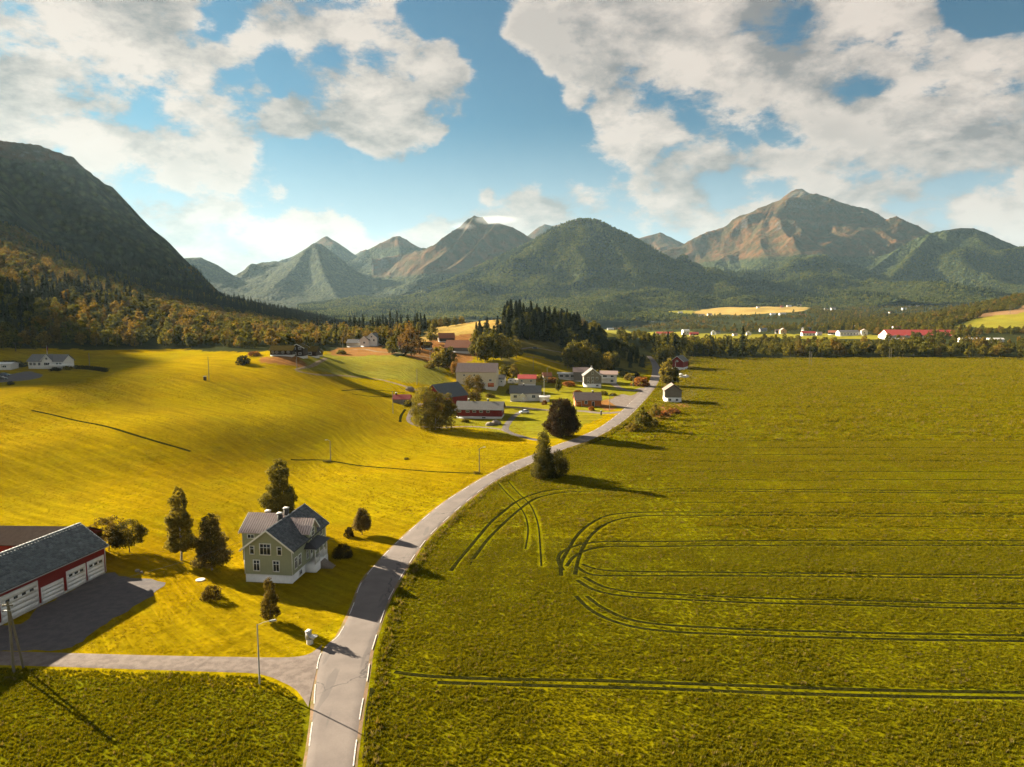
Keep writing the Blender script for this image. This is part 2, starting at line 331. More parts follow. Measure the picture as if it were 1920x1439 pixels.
def surf(k,x,y):
    """height of mountain k over a point, and how wooded it is there"""
    pr,dr,nu,nv,Zg,Fg=SURF[k]; i=(np.log(y)-math.log(dr[0]))/(math.log(dr[1])-math.log(dr[0]))*(nv-1); j=(x/y*F+CX-pr[0])/(pr[1]-pr[0])*(nu-1)
    ok=(i>0)&(i<nv-1.01)&(j>0)&(j<nu-1.01); i=np.clip(i,0,nv-1.01); j=np.clip(j,0,nu-1.01); a=i.astype(int); b=j.astype(int); fi=i-a; fj=j-b
    z=(Zg[a,b]*(1-fj)+Zg[a,b+1]*fj)*(1-fi)+(Zg[a+1,b]*(1-fj)+Zg[a+1,b+1]*fj)*fi
    return np.where(ok,z,-999.),Fg[a,b]
def mountain(crests,pr,dr,a=.75,gully=.10,treeline=260,lin=False,rock=0.0,nu=330,nv=230,seed=0,spur_w=(900,380,150),floor=-60,base=-40,hsc=1.0):
    """crests: list of crest lines of (px,py,depth) (or world points tagged 'w'); heightfield = highest of their flanks"""
    az=np.linspace(*pr,nu); yy=np.exp(np.linspace(math.log(dr[0]),math.log(dr[1]),nv))
    X=((az[None]-CX)/F*yy[:,None]).ravel(); Y=np.repeat(yy,nu)
    Zm=np.full(X.shape,-1e4); D=np.full(X.shape,1e9)
    wxx=X+(fbm(X/600+seed,Y/600,4)-.5)*160; wyy=Y+(fbm(X/600+seed+40,Y/600,4)-.5)*160
    for cr in crests:
        pts=np.array([p[1:] if p[0]=='w' else P(*p) for p in cr],float)
        aa=a
        for (p,q) in zip(pts[:-1],pts[1:]):
            l2=(q[0]-p[0])**2+(q[1]-p[1])**2+1e-6
            tX=np.clip(((X-p[0])*(q[0]-p[0])+(Y-p[1])*(q[1]-p[1]))/l2,0,1)
            d=np.hypot(X-p[0]-tX*(q[0]-p[0]),Y-p[1]-tX*(q[1]-p[1]))
            d2=np.hypot(wxx-p[0]-tX*(q[0]-p[0]),wyy-p[1]-tX*(q[1]-p[1])); b=np.clip(d/300,0,1); de=d*(1-b)+d2*b
            hc=p[2]+tX*(q[2]-p[2])+(-base); de=np.maximum(de-12,0)
            hc=np.maximum(hc,5)
            z=(hc*np.exp(-aa*de/hc) if not lin else hc*np.maximum(1-aa*de/hc/1.25,0)**1.25)+base
            k=z>Zm; Zm=np.where(k,z,Zm); D=np.minimum(D,d)
    rel=Zm-base; mk=np.clip(D/170,0,1)*np.clip(rel/260,0,1)
    g=0
    for i,wl in enumerate(spur_w): g=g+(ridged(X/wl+seed*3.1+i*7,Y/wl-seed,3)-.42)*wl*gully*(1.0 if i else 1.25)
    Zm=Zm+mk*g+np.clip(D/60,0,1)*(fbm(X/45+seed,Y/45,3)-.5)*9*np.clip(rel/150,0,1)+(fbm(X/130,Y/130,3)-.5)*8*np.clip(1-D/100,0,1)
    alt=Zm
    Fm=np.clip((treeline-alt)/140+.5,0,1); 
    Rm=np.full(X.shape,rock)+np.clip((g)/90,-.12,.25)
    colr=np.c_[Fm,np.clip(Rm,0,1),np.ones_like(Fm)]
    SURF.append((pr,dr,nu,nv,Zm.reshape(nv,nu),Fm.reshape(nv,nu)-1.5*np.clip((g if hasattr(g,'shape') else 0*Fm)/90,-.12,.25).reshape(nv,nu)))
    f=grid_faces(nv,nu); keep=(Zm[f]>floor).any(1); f=f[keep]
    me=npmesh('mountain',np.c_[X,Y,Zm],f,[M_mtn],True,colr=colr)
    return tag(link('mountain',me),kind='structure')
# the big shaded shoulder on the left, its unseen outer crest shaped to shade villa and meadow
mountain([[('w',-1700,-900,330),('w',-1560,-200,420),('w',-1500,400,520),('w',-1470,900,430),('w',-1450,1060,470),('w',-1450,1105,535),('w',-1450,1165,574),('w',-1450,1230,570),('w',-1450,1320,480),('w',-1470,1500,540),('w',-1490,1750,600),(-150,243,1850),(0,266,2000),(70,276,2050),(130,297,2080),(200,350,2120),(240,393,2150),(272,432,2170),(300,478,2190),(325,505,2210),(345,522,2220),(380,545,2230),(440,572,2200),(520,598,2100),(600,614,1900),(740,638,1600),(860,655,1500)]],
 (-1500,1000),(700,3600),lin=True,a=1.35,gully=.07,treeline=430,rock=.05,nu=520,nv=330,seed=1,base=-40,floor=-45)
mountain([[(290,520,5600),(325,490,5300),(350,484,5200),(375,483,5200),(400,494,5300),(425,510,5500),(447,524,5800),(500,545,6400)]],(220,640),(3800,7500),a=.6,gully=.07,treeline=600,nu=180,nv=120,seed=2)
mountain([[(400,560,6300),(447,524,6800),(500,508,7000),(540,488,7200),(575,468,7300),(600,453,7400),(612,444,7400),(625,455,7400),(645,468,7400),(668,487,7500),(678,471,8300),(686,468,8300),(700,478,8400),(740,510,8500)]],(380,840),(5200,9800),a=.7,gully=.11,treeline=620,rock=.15,nu=260,nv=150,seed=3)
mountain([[(505,576,4500),(520,556,4700),(540,530,4900),(558,497,5100),(575,468,5300),(590,456,5400),(600,457,5450),(625,475,5600),(650,500,5700),(690,528,5900),(740,550,6100)],[(590,456,5400),(610,520,4800),(640,570,4300)]],(450,900),(3500,7200),a=.72,gully=.10,treeline=600,rock=.12,nu=260,nv=180,seed=4)
mountain([[(640,520,6400),(668,488,6600),(690,468,6700),(715,455,6700),(738,444,6700),(748,443,6700),(760,449,6750),(778,466,6800),(803,490,6900),(840,520,7000)],[(745,443,6700),(760,520,6000),(770,560,5400)]],(600,900),(4800,8200),a=.72,gully=.12,treeline=560,rock=.2,nu=230,nv=150,seed=5)
mountain([[(950,500,9300),(985,462,9200),(1003,437,9000),(1013,425,9000),(1022,421,9000),(1035,424,9000),(1050,421,9000),(1070,415,9000),(1090,425,9000),(1150,470,9200)]],(930,1180),(7500,10500),a=.8,gully=.12,treeline=100,rock=.4,nu=140,nv=90,seed=6)
mountain([[(770,532,5600),(785,512,5500),(803,488,5400),(818,462,5400),(832,446,5450),(850,432,5600),(868,422,5700),(880,410,5750),(890,405,5750),(903,408,5750),(912,420,5700),(935,419,5600),(960,426,5600),(980,437,5700),(1003,452,5900),(1060,490,6100)],[(930,420,5600),(880,475,5150),(830,520,4850),(780,556,4600)],[(890,405,5750),(850,470,5350),(800,520,5050)]],(700,1150),(4000,7200),a=.78,gully=.19,treeline=250,rock=.25,nu=360,nv=240,seed=7)
mountain([[(1140,490,8600),(1175,462,8400),(1200,446,8200),(1222,441,8200),(1238,436,8200),(1252,443,8200),(1270,452,8200),(1300,465,8300),(1330,480,8500),(1380,510,8700)]],(1080,1440),(6500,9800),a=.75,gully=.13,treeline=150,rock=.4,nu=200,nv=110,seed=8)
mountain([[(600,612,3150),(640,597,3400),(700,575,3750),(770,553,4050),(850,523,4300),(920,490,4450),(975,464,4500),(1010,447,4500),(1040,430,4480),(1068,417,4450),(1088,412,4450),(1105,412,4450),(1125,416,4480),(1150,428,4550),(1180,442,4650),(1215,462,4800),(1260,488,4950),(1300,508,5050),(1350,530,5200),(1400,546,5350),(1450,558,5500),(1530,573,5700)],
 [(1105,412,4450),(1150,455,4150),(1185,500,3850),(1215,545,3550)],[(1068,417,4450),(1050,470,4150),(1030,520,3900),(1000,560,3650)],[(975,464,4500),(920,515,4150),(860,560,3850)]],(480,1620),(2250,6300),a=.86,gully=.21,treeline=540,rock=.02,nu=760,nv=430,seed=9,spur_w=(700,300,120,55))
mountain([[(1280,500,7300),(1310,478,7200),(1345,450,7100),(1385,418,7000),(1420,396,6950),(1450,380,6900),(1480,371,6900),(1500,371,6950),(1515,366,7000),(1530,363,7000),(1550,369,7000),(1575,379,7000),(1600,386,7050),(1625,391,7100),(1645,401,7150),(1665,415,7200),(1680,420,7300),(1695,418,7350),(1710,427,7400),(1727,441,7500),(1780,470,7700),(1900,500,8000)],
 [(1450,380,6900),(1430,420,6500),(1425,460,6150),(1440,500,5700)],[(1560,373,7000),(1600,420,6600),(1590,455,6200),(1540,490,5800),(1480,520,5400)],[(1665,415,7200),(1640,450,6600),(1600,480,6100)]],(1180,2150),(2900,9000),a=.72,gully=.21,treeline=420,rock=.03,nu=600,nv=330,seed=10)
mountain([[(1478,392,7900),(1485,362,7900),(1493,355,7900),(1503,354,7900),(1512,360,7900),(1520,370,7900)],[(1310,480,7900),(1340,455,7800),(1380,425,7800),(1415,402,7800),(1450,392,7900)]],(1250,1600),(7200,9200),a=.8,gully=.12,treeline=100,rock=.5,nu=160,nv=90,seed=11)
mountain([[(1560,545,5000),(1640,500,5300),(1690,462,5500),(1720,446,5500),(1745,437,5450),(1775,431,5400),(1800,427,5400),(1825,428,5400),(1845,435,5450),(1870,447,5500),(1895,458,5550),(1920,470,5600),(1990,498,5700),(2100,530,5900),(2300,560,6200)],[(1825,428,5400),(1850,480,5000),(1860,530,4600)],[(1745,437,5450),(1700,490,5000),(1660,530,4600)]],(1250,2450),(2700,7000),a=.74,gully=.17,treeline=600,rock=.03,nu=480,nv=260,seed=12)
# low wooded rise carrying the dark spruce line on the left
# ------------------------------------------------------------------ haze
def haze_box():
    b=bmesh.new(); bmesh.ops.create_cube(b,size=1); me=bpy.data.meshes.new('haze'); b.to_mesh(me); b.free()
    o=link('haze',me,loc=(0,0,0)); lo,hi=-200.,1560.; o.scale=(33000,33000,hi-lo); o.location=(0,0,(lo+hi)/2)
    m=bpy.data.materials.new('haze'); m.use_nodes=True; m.node_tree.nodes.clear(); t=NT(m.node_tree)
    v=t.new('ShaderNodeVolumePrincipled',{'Color':(.55,.82,1.0),'Density':HAZE_D,'Anisotropy':.25}); t.l.new(v.outputs[0],t.new('ShaderNodeOutputMaterial').inputs['Volume'])
    me.materials.append(m); tag(o,kind='stuff'); return o
HAZE_D=1.5e-5
haze_box()
# ------------------------------------------------------------------ road, tracks, drives
def gravel_mat(name,base,base2,sc1=.8,ruts=None):
    m,t=material(name); pos=t.new('ShaderNodeNewGeometry').outputs['Position']
    a=t.noise(pos,sc1,5,.6); b=t.noise(pos,9.,3,.7); c=t.mix(t.ramp(a,.35,.65),base,base2)
    c=t.vm('SCALE',c,sc_=t.ramp(b,.2,.8,.80,1.15)); t.put(t.b.inputs['Base Color'],c); t.b.inputs['Roughness'].default_value=.9
    t.b.inputs['Specular IOR Level'].default_value=.05; bump(t,t.m('ADD',b,t.m('MULTIPLY',a,1.5)),.05,.6); return m
def asphalt():
    m,t=material('asphalt'); pos=t.new('ShaderNodeNewGeometry').outputs['Position']
    a=t.noise(pos,.25,5,.6); b=t.noise(pos,6.,4,.7); g=t.noise(pos,45.,2,.6)
    c=t.mix(t.ramp(a,.32,.68),(.125,.102,.092),(.16,.132,.118)); c=t.vm('SCALE',c,sc_=t.ramp(b,.2,.8,.90,1.08)); c=t.vm('SCALE',c,sc_=t.ramp(g,.2,.8,.85,1.12))
    cr=t.new('ShaderNodeTexVoronoi',{'Vector':t.vm('ADD',pos,t.vm('SCALE',t.new('ShaderNodeTexNoise',{'Vector':pos,'Scale':.8}).outputs['Color'],sc_=2.2)),'Scale':.055},feature='DISTANCE_TO_EDGE').outputs['Distance']
    ck=t.m('MULTIPLY',t.ramp(cr,.0,.009,1,0),t.ramp(t.noise(pos,.07,2),.40,.50)); c=t.mix(t.m('MULTIPLY',ck,.75),c,(.04,.035,.033))
    pt=t.ramp(t.noise(t.vm('MULTIPLY',pos,(1.2,.16,1)),.5,2),.60,.64); c=t.mix(t.m('MULTIPLY',pt,.55),c,(.085,.072,.068))
    t.put(t.b.inputs['Base Color'],c); t.b.inputs['Roughness'].default_value=.88; t.b.inputs['Specular IOR Level'].default_value=.3
    bump(t,t.m('SUBTRACT',g,ck),.012,.5); return m
M_asph=asphalt()
M_grav=gravel_mat('gravel',(.135,.108,.095),(.19,.155,.135)); M_yard=gravel_mat('yard_gravel',(.09,.08,.082),(.12,.105,.10)); M_dirt=gravel_mat('dirt',(.24,.15,.10),(.15,.12,.04),.5)
def widen(E,O,w):
    E=resample(smooth_line(E[:,:2]),120);tg=np.gradient(E,axis=0);tg/=np.linalg.norm(tg,axis=1)[:,None];nr=np.c_[-tg[:,1],tg[:,0]]*(w+.35*(fbm(E[:,0]/3,E[:,1]/3,2)-.5))[:,None];return E+nr
strip('road_shoulder',widen(road_L,road_R,np.full(120,.42)),widen(road_R,road_L,np.full(120,-.42)),M_dirt,.04,330,9)
road,RL,RR=strip('road',road_L,road_R,M_asph,.085,330,9)
m,t=material('road_paint'); pos=t.new('ShaderNodeNewGeometry').outputs['Position']
t.put(t.b.inputs['Base Color'],t.mix(t.ramp(t.noise(pos,7,4,.7),.38,.60),(.26,.22,.20),(.62,.58,.53))); t.b.inputs['Roughness'].default_value=.7; M_paint=m
def dashes(E,O,off,y0):
    """dashed edge line: painted bars lying on the road, set in from edge E"""
    E=smooth_line(E,1.0);O=smooth_line(O,1.0); s=np.r_[0,np.cumsum(np.linalg.norm(np.diff(E,axis=0),axis=1))]
    t=y0
    while t<s[-1]-6:
        if s[-1]-t<60: break
        q=np.linspace(t,t+4.3,8); e=np.c_[np.interp(q,s,E[:,0]),np.interp(q,s,E[:,1])]; k=(t+2)/s[-1]; t+=8.0
        tg=np.gradient(e,axis=0); tg/=np.linalg.norm(tg,axis=1)[:,None]; nrm=np.c_[tg[:,1],-tg[:,0]]*(1 if off>0 else -1); o=abs(off)
        wd=.065
        a=e+nrm*(o-wd); b=e+nrm*(o+wd); P_=np.stack([a,(a+b)/2,b],1).reshape(-1,2)
        z=H(P_[:,0],P_[:,1])+.093
        me=npmesh('edge_dash',np.c_[P_,z],grid_faces(8,3),[M_paint]); link('edge_dash',me,road)
        if e[0,1]>330: break
dashes(RL,RR,.62,4.0); dashes(RR,RL,-.62,1.0)
def path(name,pix,wid,mat,dz=.06,world=False,n=None,label=None):
    c=np.array(pix,float) if world else G(pix)
    c=smooth_line(c[:,:2],1.5); n=n or max(6,int(len(c))); c=resample(c,n); tg=np.gradient(c,axis=0); tg/=np.linalg.norm(tg,axis=1)[:,None]; nr=np.c_[-tg[:,1],tg[:,0]]
    wv=wid*(.5+.16*(fbm(c[:,0]/2.5,c[:,1]/2.5,3)-.5))[:,None]
    L=c+nr*wv; Rr=c-nr*wv; tq=np.linspace(0,1,5)
    X=L[:,None,0]*(1-tq)+Rr[:,None,0]*tq; Y=L[:,None,1]*(1-tq)+Rr[:,None,1]*tq; Z=H(X,Y)+dz; Z[:,0]-=.12;Z[:,-1]-=.12
    o=link(name,npmesh(name,np.c_[X.ravel(),Y.ravel(),Z.ravel()],grid_faces(n,5),[mat],True)); return tag(o,kind='structure')
# side drive to the left, with its flared mouth
dr,_,_=strip('gravel_drive',G([(-260,1212),(0,1219),(150,1223),(300,1227),(450,1229.5),(540,1228),(575,1222),(592,1212),(606,1199)]),G([(-260,1242),(0,1250),(100,1253),(250,1258),(400,1263),(488,1267),(530,1284),(556,1302),(575,1340)]),M_grav,.05,150,9)
def patch(name,pix,mat,dz,kind='structure',cell=1.0,jag=.35):
    """flat sheet over the terrain inside an outline"""
    poly=smooth_line(np.vstack([G(pix)[:,:2],G(pix)[:1,:2]]),1.2)[:-1]; poly=poly+ (np.c_[fbm(poly[:,0]/1.3,poly[:,1]/1.3,3),fbm(poly[:,0]/1.3+9,poly[:,1]/1.3,3)]-.5)*jag*4
    b=bmesh.new(); vs=[b.verts.new((x,y,0)) for x,y in poly]; b.faces.new(vs); bmesh.ops.triangulate(b,faces=b.faces[:])
    for _ in range(3):
        es=[e for e in b.edges if e.calc_length()>cell*3]
        if not es: break
        bmesh.ops.subdivide_edges(b,edges=es,cuts=1); bmesh.ops.triangulate(b,faces=b.faces[:])
    co=np.array([v.co[:2] for v in b.verts]); z=H(co[:,0],co[:,1])+dz
    for v,q in zip(b.verts,z): v.co.z=q
    b.normal_update()
    for f_ in b.faces:
        if f_.normal.z<0: f_.normal_flip()
    me=bpy.data.meshes.new(name); b.to_mesh(me); b.free(); me.materials.append(mat); return tag(link(name,me),kind=kind)
patch('gravel_yard',[(-200,1150),(20,1172),(75,1139),(198,1076),(225,1080),(270,1086),(311,1094),(297,1108),(250,1138),(180,1184),(128,1215),(60,1221),(-200,1217)],M_yard,.030)
patch('gravel_yard',[(-20,704),(20,702),(55,697),(80,705),(60,712),(20,716),(-20,718)],M_yard,.05)
patch('gravel_yard',[(1140,752),(1165,740),(1186,742),(1204,729),(1214,724),(1212,734),(1190,752),(1178,766),(1160,764)],M_grav,.05)
# village lanes
path('village_road',[(1168,773),(1130,775),(1090,771),(1050,771),(1010,768),(980,765),(940,762),(900,755)],5.0,M_grav,.07)
path('village_road',[(1206,728),(1190,733),(1170,731),(1155,724),(1148,716)],5.0,M_grav,.07)
path('gravel_track',[(985,768),(965,780),(952,795),(948,806),(962,814),(990,822),(1010,826)],3.4,M_yard,.06)
path('gravel_track',[(770,775),(766,788),(780,798),(820,802),(880,800),(930,804),(955,810)],2.4,M_grav,.05)
path('gravel_track',[(790,757),(775,768),(768,782)],3.0,M_grav,.055)
path('dirt_path',[(612,672),(590,684),(568,690),(556,694),(575,700),(610,704),(660,706),(705,711),(740,719),(785,733)],2.8,M_dirt,.06)
path('dirt_path',[(655,657),(680,655),(710,660),(745,662),(790,668),(830,676)],3.2,M_dirt,.05)
path('dirt_path',[(975,655),(1000,652),(1030,657),(1058,662)],2.2,M_grav,.06)
path('dirt_path',[(985,668),(1010,672),(1050,682),(1090,692),(1125,699)],2.6,M_dirt,.05)
# wheel tracks pressed into the crop: bare earth and bent stalks, painted near-black for the crop's shadow in them
m,t=material('soil_shade'); pos=t.new('ShaderNodeNewGeometry').outputs['Position']; a=t.noise(pos,1.6,5,.7)
t.put(t.b.inputs['Base Color'],t.mix(t.ramp(a,.38,.62),(.010,.011,.003),(.026,.025,.004))); t.b.inputs['Roughness'].default_value=1; t.b.inputs['Specular IOR Level'].default_value=0; bump(t,a,.3,.8); M_soil_shade=m
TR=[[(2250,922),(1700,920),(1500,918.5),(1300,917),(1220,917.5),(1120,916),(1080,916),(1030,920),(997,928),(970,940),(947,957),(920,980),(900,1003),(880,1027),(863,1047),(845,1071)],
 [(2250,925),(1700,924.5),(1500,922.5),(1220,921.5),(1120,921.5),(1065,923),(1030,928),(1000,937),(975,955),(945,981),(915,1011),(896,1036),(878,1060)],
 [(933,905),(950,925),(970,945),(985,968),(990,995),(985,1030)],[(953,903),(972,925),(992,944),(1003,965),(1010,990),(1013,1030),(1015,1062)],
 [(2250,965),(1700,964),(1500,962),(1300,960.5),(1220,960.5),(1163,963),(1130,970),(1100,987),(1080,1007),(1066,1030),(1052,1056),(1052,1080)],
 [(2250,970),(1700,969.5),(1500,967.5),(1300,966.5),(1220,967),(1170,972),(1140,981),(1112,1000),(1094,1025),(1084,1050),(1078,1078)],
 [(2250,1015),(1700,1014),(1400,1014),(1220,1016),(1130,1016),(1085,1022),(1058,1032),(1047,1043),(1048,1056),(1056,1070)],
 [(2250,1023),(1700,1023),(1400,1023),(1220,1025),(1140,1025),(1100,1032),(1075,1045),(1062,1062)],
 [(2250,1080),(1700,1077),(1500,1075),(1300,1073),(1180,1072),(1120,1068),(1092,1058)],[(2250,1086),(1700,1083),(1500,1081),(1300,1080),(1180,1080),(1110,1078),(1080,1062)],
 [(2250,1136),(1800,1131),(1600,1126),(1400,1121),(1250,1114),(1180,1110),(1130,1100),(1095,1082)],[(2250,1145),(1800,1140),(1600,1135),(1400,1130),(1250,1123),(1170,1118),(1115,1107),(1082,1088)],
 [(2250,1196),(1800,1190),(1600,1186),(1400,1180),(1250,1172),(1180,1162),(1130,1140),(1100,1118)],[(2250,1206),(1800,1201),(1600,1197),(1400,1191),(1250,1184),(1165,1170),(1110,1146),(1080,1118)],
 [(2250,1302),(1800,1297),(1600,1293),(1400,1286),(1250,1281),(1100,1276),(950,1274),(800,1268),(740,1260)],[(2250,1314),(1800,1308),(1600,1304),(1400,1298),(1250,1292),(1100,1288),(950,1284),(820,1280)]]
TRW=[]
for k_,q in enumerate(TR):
    TRW.append(smooth_line(G(q)[:,:2],3.0)); path('wheel_track',q,.55 if k_ in(2,3) else 1.25,M_soil_shade,.03)
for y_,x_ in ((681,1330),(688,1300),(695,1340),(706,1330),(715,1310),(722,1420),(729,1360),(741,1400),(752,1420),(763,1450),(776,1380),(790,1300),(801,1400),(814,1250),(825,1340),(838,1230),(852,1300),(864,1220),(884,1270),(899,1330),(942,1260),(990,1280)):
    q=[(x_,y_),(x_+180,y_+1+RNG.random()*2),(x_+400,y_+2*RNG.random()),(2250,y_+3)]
    TRW.append(smooth_line(G(q)[:,:2],6.0)); path('wheel_track',q,max(.5,.9+1.0*(900-y_)/200),M_soil_shade,.04)
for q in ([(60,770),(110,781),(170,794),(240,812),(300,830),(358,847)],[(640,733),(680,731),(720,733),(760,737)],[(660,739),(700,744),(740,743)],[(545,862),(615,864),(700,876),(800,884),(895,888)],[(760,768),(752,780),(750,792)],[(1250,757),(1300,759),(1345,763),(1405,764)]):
    TRW.append(smooth_line(G(q)[:,:2],3.0)); path('ditch',q,1.5,M_soil_shade,.05)
path('road_ditch',[(700,1290),(690,1350),(688,1439)],1.2,M_soil_shade,.03); path('road_ditch',[(1060,852),(1100,835),(1140,817),(1175,796)],2.6,M_soil_shade,.03)
# ------------------------------------------------------------------ trees
def leaf_mat(name,trans=.45,tint=(1.3,1.08,.8),var=.6):
    m,t=material(name); at=t.new('ShaderNodeAttribute',attribute_name='Col').outputs['Color']; oi=t.new('ShaderNodeObjectInfo').outputs['Random']
    c=t.mix(t.m('MULTIPLY',t.ramp(oi,.35,1,0,1,False),var),at,t.vm('MULTIPLY',at,tint)); c=t.vm('SCALE',c,sc_=t.ramp(oi,0,.6,.70,1.15,False))
    t.put(t.b.inputs['Base Color'],c); t.b.inputs['Roughness'].default_value=.75; t.b.inputs['Specular IOR Level'].default_value=.04
    tr=t.new('ShaderNodeBsdfTranslucent',{'Color':t.vm('MULTIPLY',c,(1.25,1.15,.5))}); mx=t.new('ShaderNodeMixShader',{0:trans,1:t.b.outputs[0],2:tr.outputs[0]})
    t.l.new(mx.outputs[0],t.o.inputs[0]); return m
M_leaf=leaf_mat('foliage'); M_needle=leaf_mat('needles',.15)
def bark(name,c1,c2):
    m,t=material(name); pos=t.new('ShaderNodeTexCoord').outputs['Object']; a=t.noise(t.vm('MULTIPLY',pos,(4,4,1.2)),2.5,4,.7)
    t.put(t.b.inputs['Base Color'],t.mix(t.ramp(a,.4,.6),c1,c2)); t.b.inputs['Roughness'].default_value=.9; bump(t,a,.05); return m
M_bark=bark('bark',(.05,.035,.025),(.12,.09,.065)); M_birchbark=bark('birch_bark',(.08,.06,.05),(.42,.38,.32))
def tube(pts,rad,n=7):
    pts=np.array(pts,float); V=[];Fc=[]
    for i,p in enumerate(pts):
        tg=pts[min(i+1,len(pts)-1)]-pts[max(i-1,0)]; tg/=np.linalg.norm(tg)+1e-9
        a=np.cross(tg,(0,1,.3)); a/=np.linalg.norm(a)+1e-9; b=np.cross(tg,a); th_=np.arange(n)/n*2*np.pi
        V.append(p+rad[i]*(np.cos(th_)[:,None]*a+np.sin(th_)[:,None]*b))
    for i in range(len(pts)-1):
        for j in range(n): Fc.append((i*n+j,i*n+(j+1)%n,(i+1)*n+(j+1)%n,(i+1)*n+j))
    return np.vstack(V),np.array(Fc)
def merge(parts):
    V=[];Fq=[];o=0
    for v,f in parts: V.append(v);Fq.append(f+o);o+=len(v)
    return np.vstack(V),np.vstack(Fq)
def leaves(cen,nrm,size,rng):
    n=len(cen); r=rng.normal(size=(n,3)); u=np.cross(nrm,r); u/=np.linalg.norm(u,axis=1)[:,None]+1e-9; v=np.cross(nrm,u); v/=np.linalg.norm(v,axis=1)[:,None]+1e-9
    s=size*(.6+.8*rng.random(n))[:,None]; V=np.stack([cen-u*s,cen-v*s*.62,cen+u*s,cen+v*s*.62],1).reshape(-1,3); return V,np.arange(4*n).reshape(-1,4)
def broad(h,wd,prof,nl,ls,seed,c1,c2,trunk=.12,clumps=60,rel=.34,bk=None,lean=0,droop=0.,even=False):
    """prof(t): relative radius at height fraction t of the crown (0..1). returns crown mesh, trunk mesh"""
    rng=np.random.default_rng(seed); z0=h*trunk; hc=h-z0
    t=rng.random(clumps*6); keep=rng.random(clumps*6)<np.array([prof(q) for q in t])+.12; t=t[keep][:clumps]; k=len(t)
    if even:
        gq=np.linspace(.01,.99,200); pq=np.array([prof(q) for q in gq])+.10; cq=np.cumsum(pq); cq/=cq[-1]; t=np.interp((np.arange(clumps)+rng.random(clumps))/clumps,cq,gq); k=clumps
    a=(np.arange(k)*2.39996+rng.random(k)*.7 if even else rng.random(k)*2*np.pi); rr_=np.array([prof(q) for q in t])*wd/2*(.50+.5*np.sqrt(rng.random(k)))
    rc=wd*rel*.5*(.6+.7*rng.random(k))*(np.array([prof(q) for q in t])*.6+.4)
    C=np.c_[np.cos(a)*rr_*.86+lean*t*hc,np.sin(a)*rr_*.86,z0+t*hc]; C[:,2]=np.minimum(C[:,2],h-rc*.7)
    ci=rng.choice(k,nl,p=rc**1.7/np.sum(rc**1.7)); d_=rng.normal(size=(nl,3)); d_/=np.linalg.norm(d_,axis=1)[:,None]
    rad=rc[ci]*(.55+.5*rng.random(nl)); cen=C[ci]+d_*rad[:,None]*np.array([1,1,.85]); cen[:,2]=np.maximum(cen[:,2]-droop*rng.random(nl)*rad,z0*.55)
    V,Fc=leaves(cen,d_+rng.normal(size=(nl,3))*.55,ls,rng)
    tone=(.75+.5*rng.random(k))[ci]*(.75+.5*rng.random(nl)); mixv=np.clip((rng.random(k)[ci]+rng.random(nl))/2,0,1)[:,None]
    cl=(np.array(c1)*(1-mixv)+np.array(c2)*mixv)*tone[:,None]; cl=np.repeat(cl,4,axis=0)
    crown=npmesh('crown',V,Fc,[M_leaf],False,colr=cl)
    ps=[tube([(0,0,-.4),(0.02*wd,0,z0*.6),(lean*hc*.3,0,z0+hc*.35),(lean*hc*.8,0,z0+hc*.8)],[h*.015+.03,h*.011+.02,h*.008,h*.003])]
    for q in range(7 if nl>2500 else 4):
        i=rng.integers(k); s0=min(.75,max(.05,(C[i][2]-z0)/hc-.2)); b0=np.array([lean*hc*s0,0,z0+hc*s0]); ps.append(tube([b0,(b0+C[i])/2+(0,0,-.03*h),C[i]],[h*.009,h*.006,h*.002],5))
    tm=npmesh('trunk',*merge(ps),[bk or M_bark],True); return crown,tm
def spruce(h,wd,seed,c1=(.012,.020,.008),c2=(.040,.046,.014),nl=1500,ls=.55,trunk=.05,layers=20):
    rng=np.random.default_rng(seed); z0=h*trunk
    L=rng.integers(0,layers,nl); tl=(L+.5*rng.random(nl))/layers; nb=9; ph=rng.random((layers,nb))*2*np.pi; b=rng.integers(0,nb,nl); a=ph[L,b]+rng.normal(size=nl)*.16
    env=wd/2*(1-tl)**.85*(.72+.45*rng.random((layers,nb))[L,b])+.12; s=np.sqrt(rng.random(nl)); r=s*env
    cen=np.c_[np.cos(a)*r,np.sin(a)*r,z0+tl*(h-z0)-r*.32+.0*h]; cen[:,2]=np.minimum(cen[:,2],h-.05)
    nrm=np.c_[np.cos(a)*.5,np.sin(a)*.5,np.ones(nl)]+rng.normal(size=(nl,3))*.45; V,Fc=leaves(cen,nrm,ls,rng)
    mx=rng.random(nl)[:,None]*s[:,None]; cl=np.repeat((np.array(c1)*(1-mx)+np.array(c2)*mx)*(.7+.6*rng.random(nl))[:,None],4,axis=0)
    crown=npmesh('crown',V,Fc,[M_needle],False,colr=cl)
    tm=npmesh('trunk',*tube([(0,0,-.4),(0,0,h*.5),(0,0,h*.97)],[h*.018+.03,h*.010,h*.002]),[M_bark],True); return crown,tm
def joined(name,crown,tm,sc_=1.0):
    vs=[];fs=[];cs=[];mi=[];o=0
    for k,me in enumerate((crown,tm)):
        n=len(me.vertices); v=np.empty(n*3,np.float32); me.vertices.foreach_get('co',v); f=np.empty(len(me.loops),np.int32); me.loops.foreach_get('vertex_index',f); f=f.reshape(-1,4)
        c=np.ones((n,4),np.float32)*.06
        if k==0: cc=np.empty(n*4,np.float32); me.color_attributes['Col'].data.foreach_get('color',cc); c=cc.reshape(-1,4)
        vs.append(v.reshape(-1,3)*sc_);fs.append(f+o);cs.append(c[:,:3]);mi+= [k]*len(f);o+=n
    return npmesh(name,np.vstack(vs),np.vstack(fs),[crown.materials[0],tm.materials[0]],colr=np.vstack(cs),mi=mi)
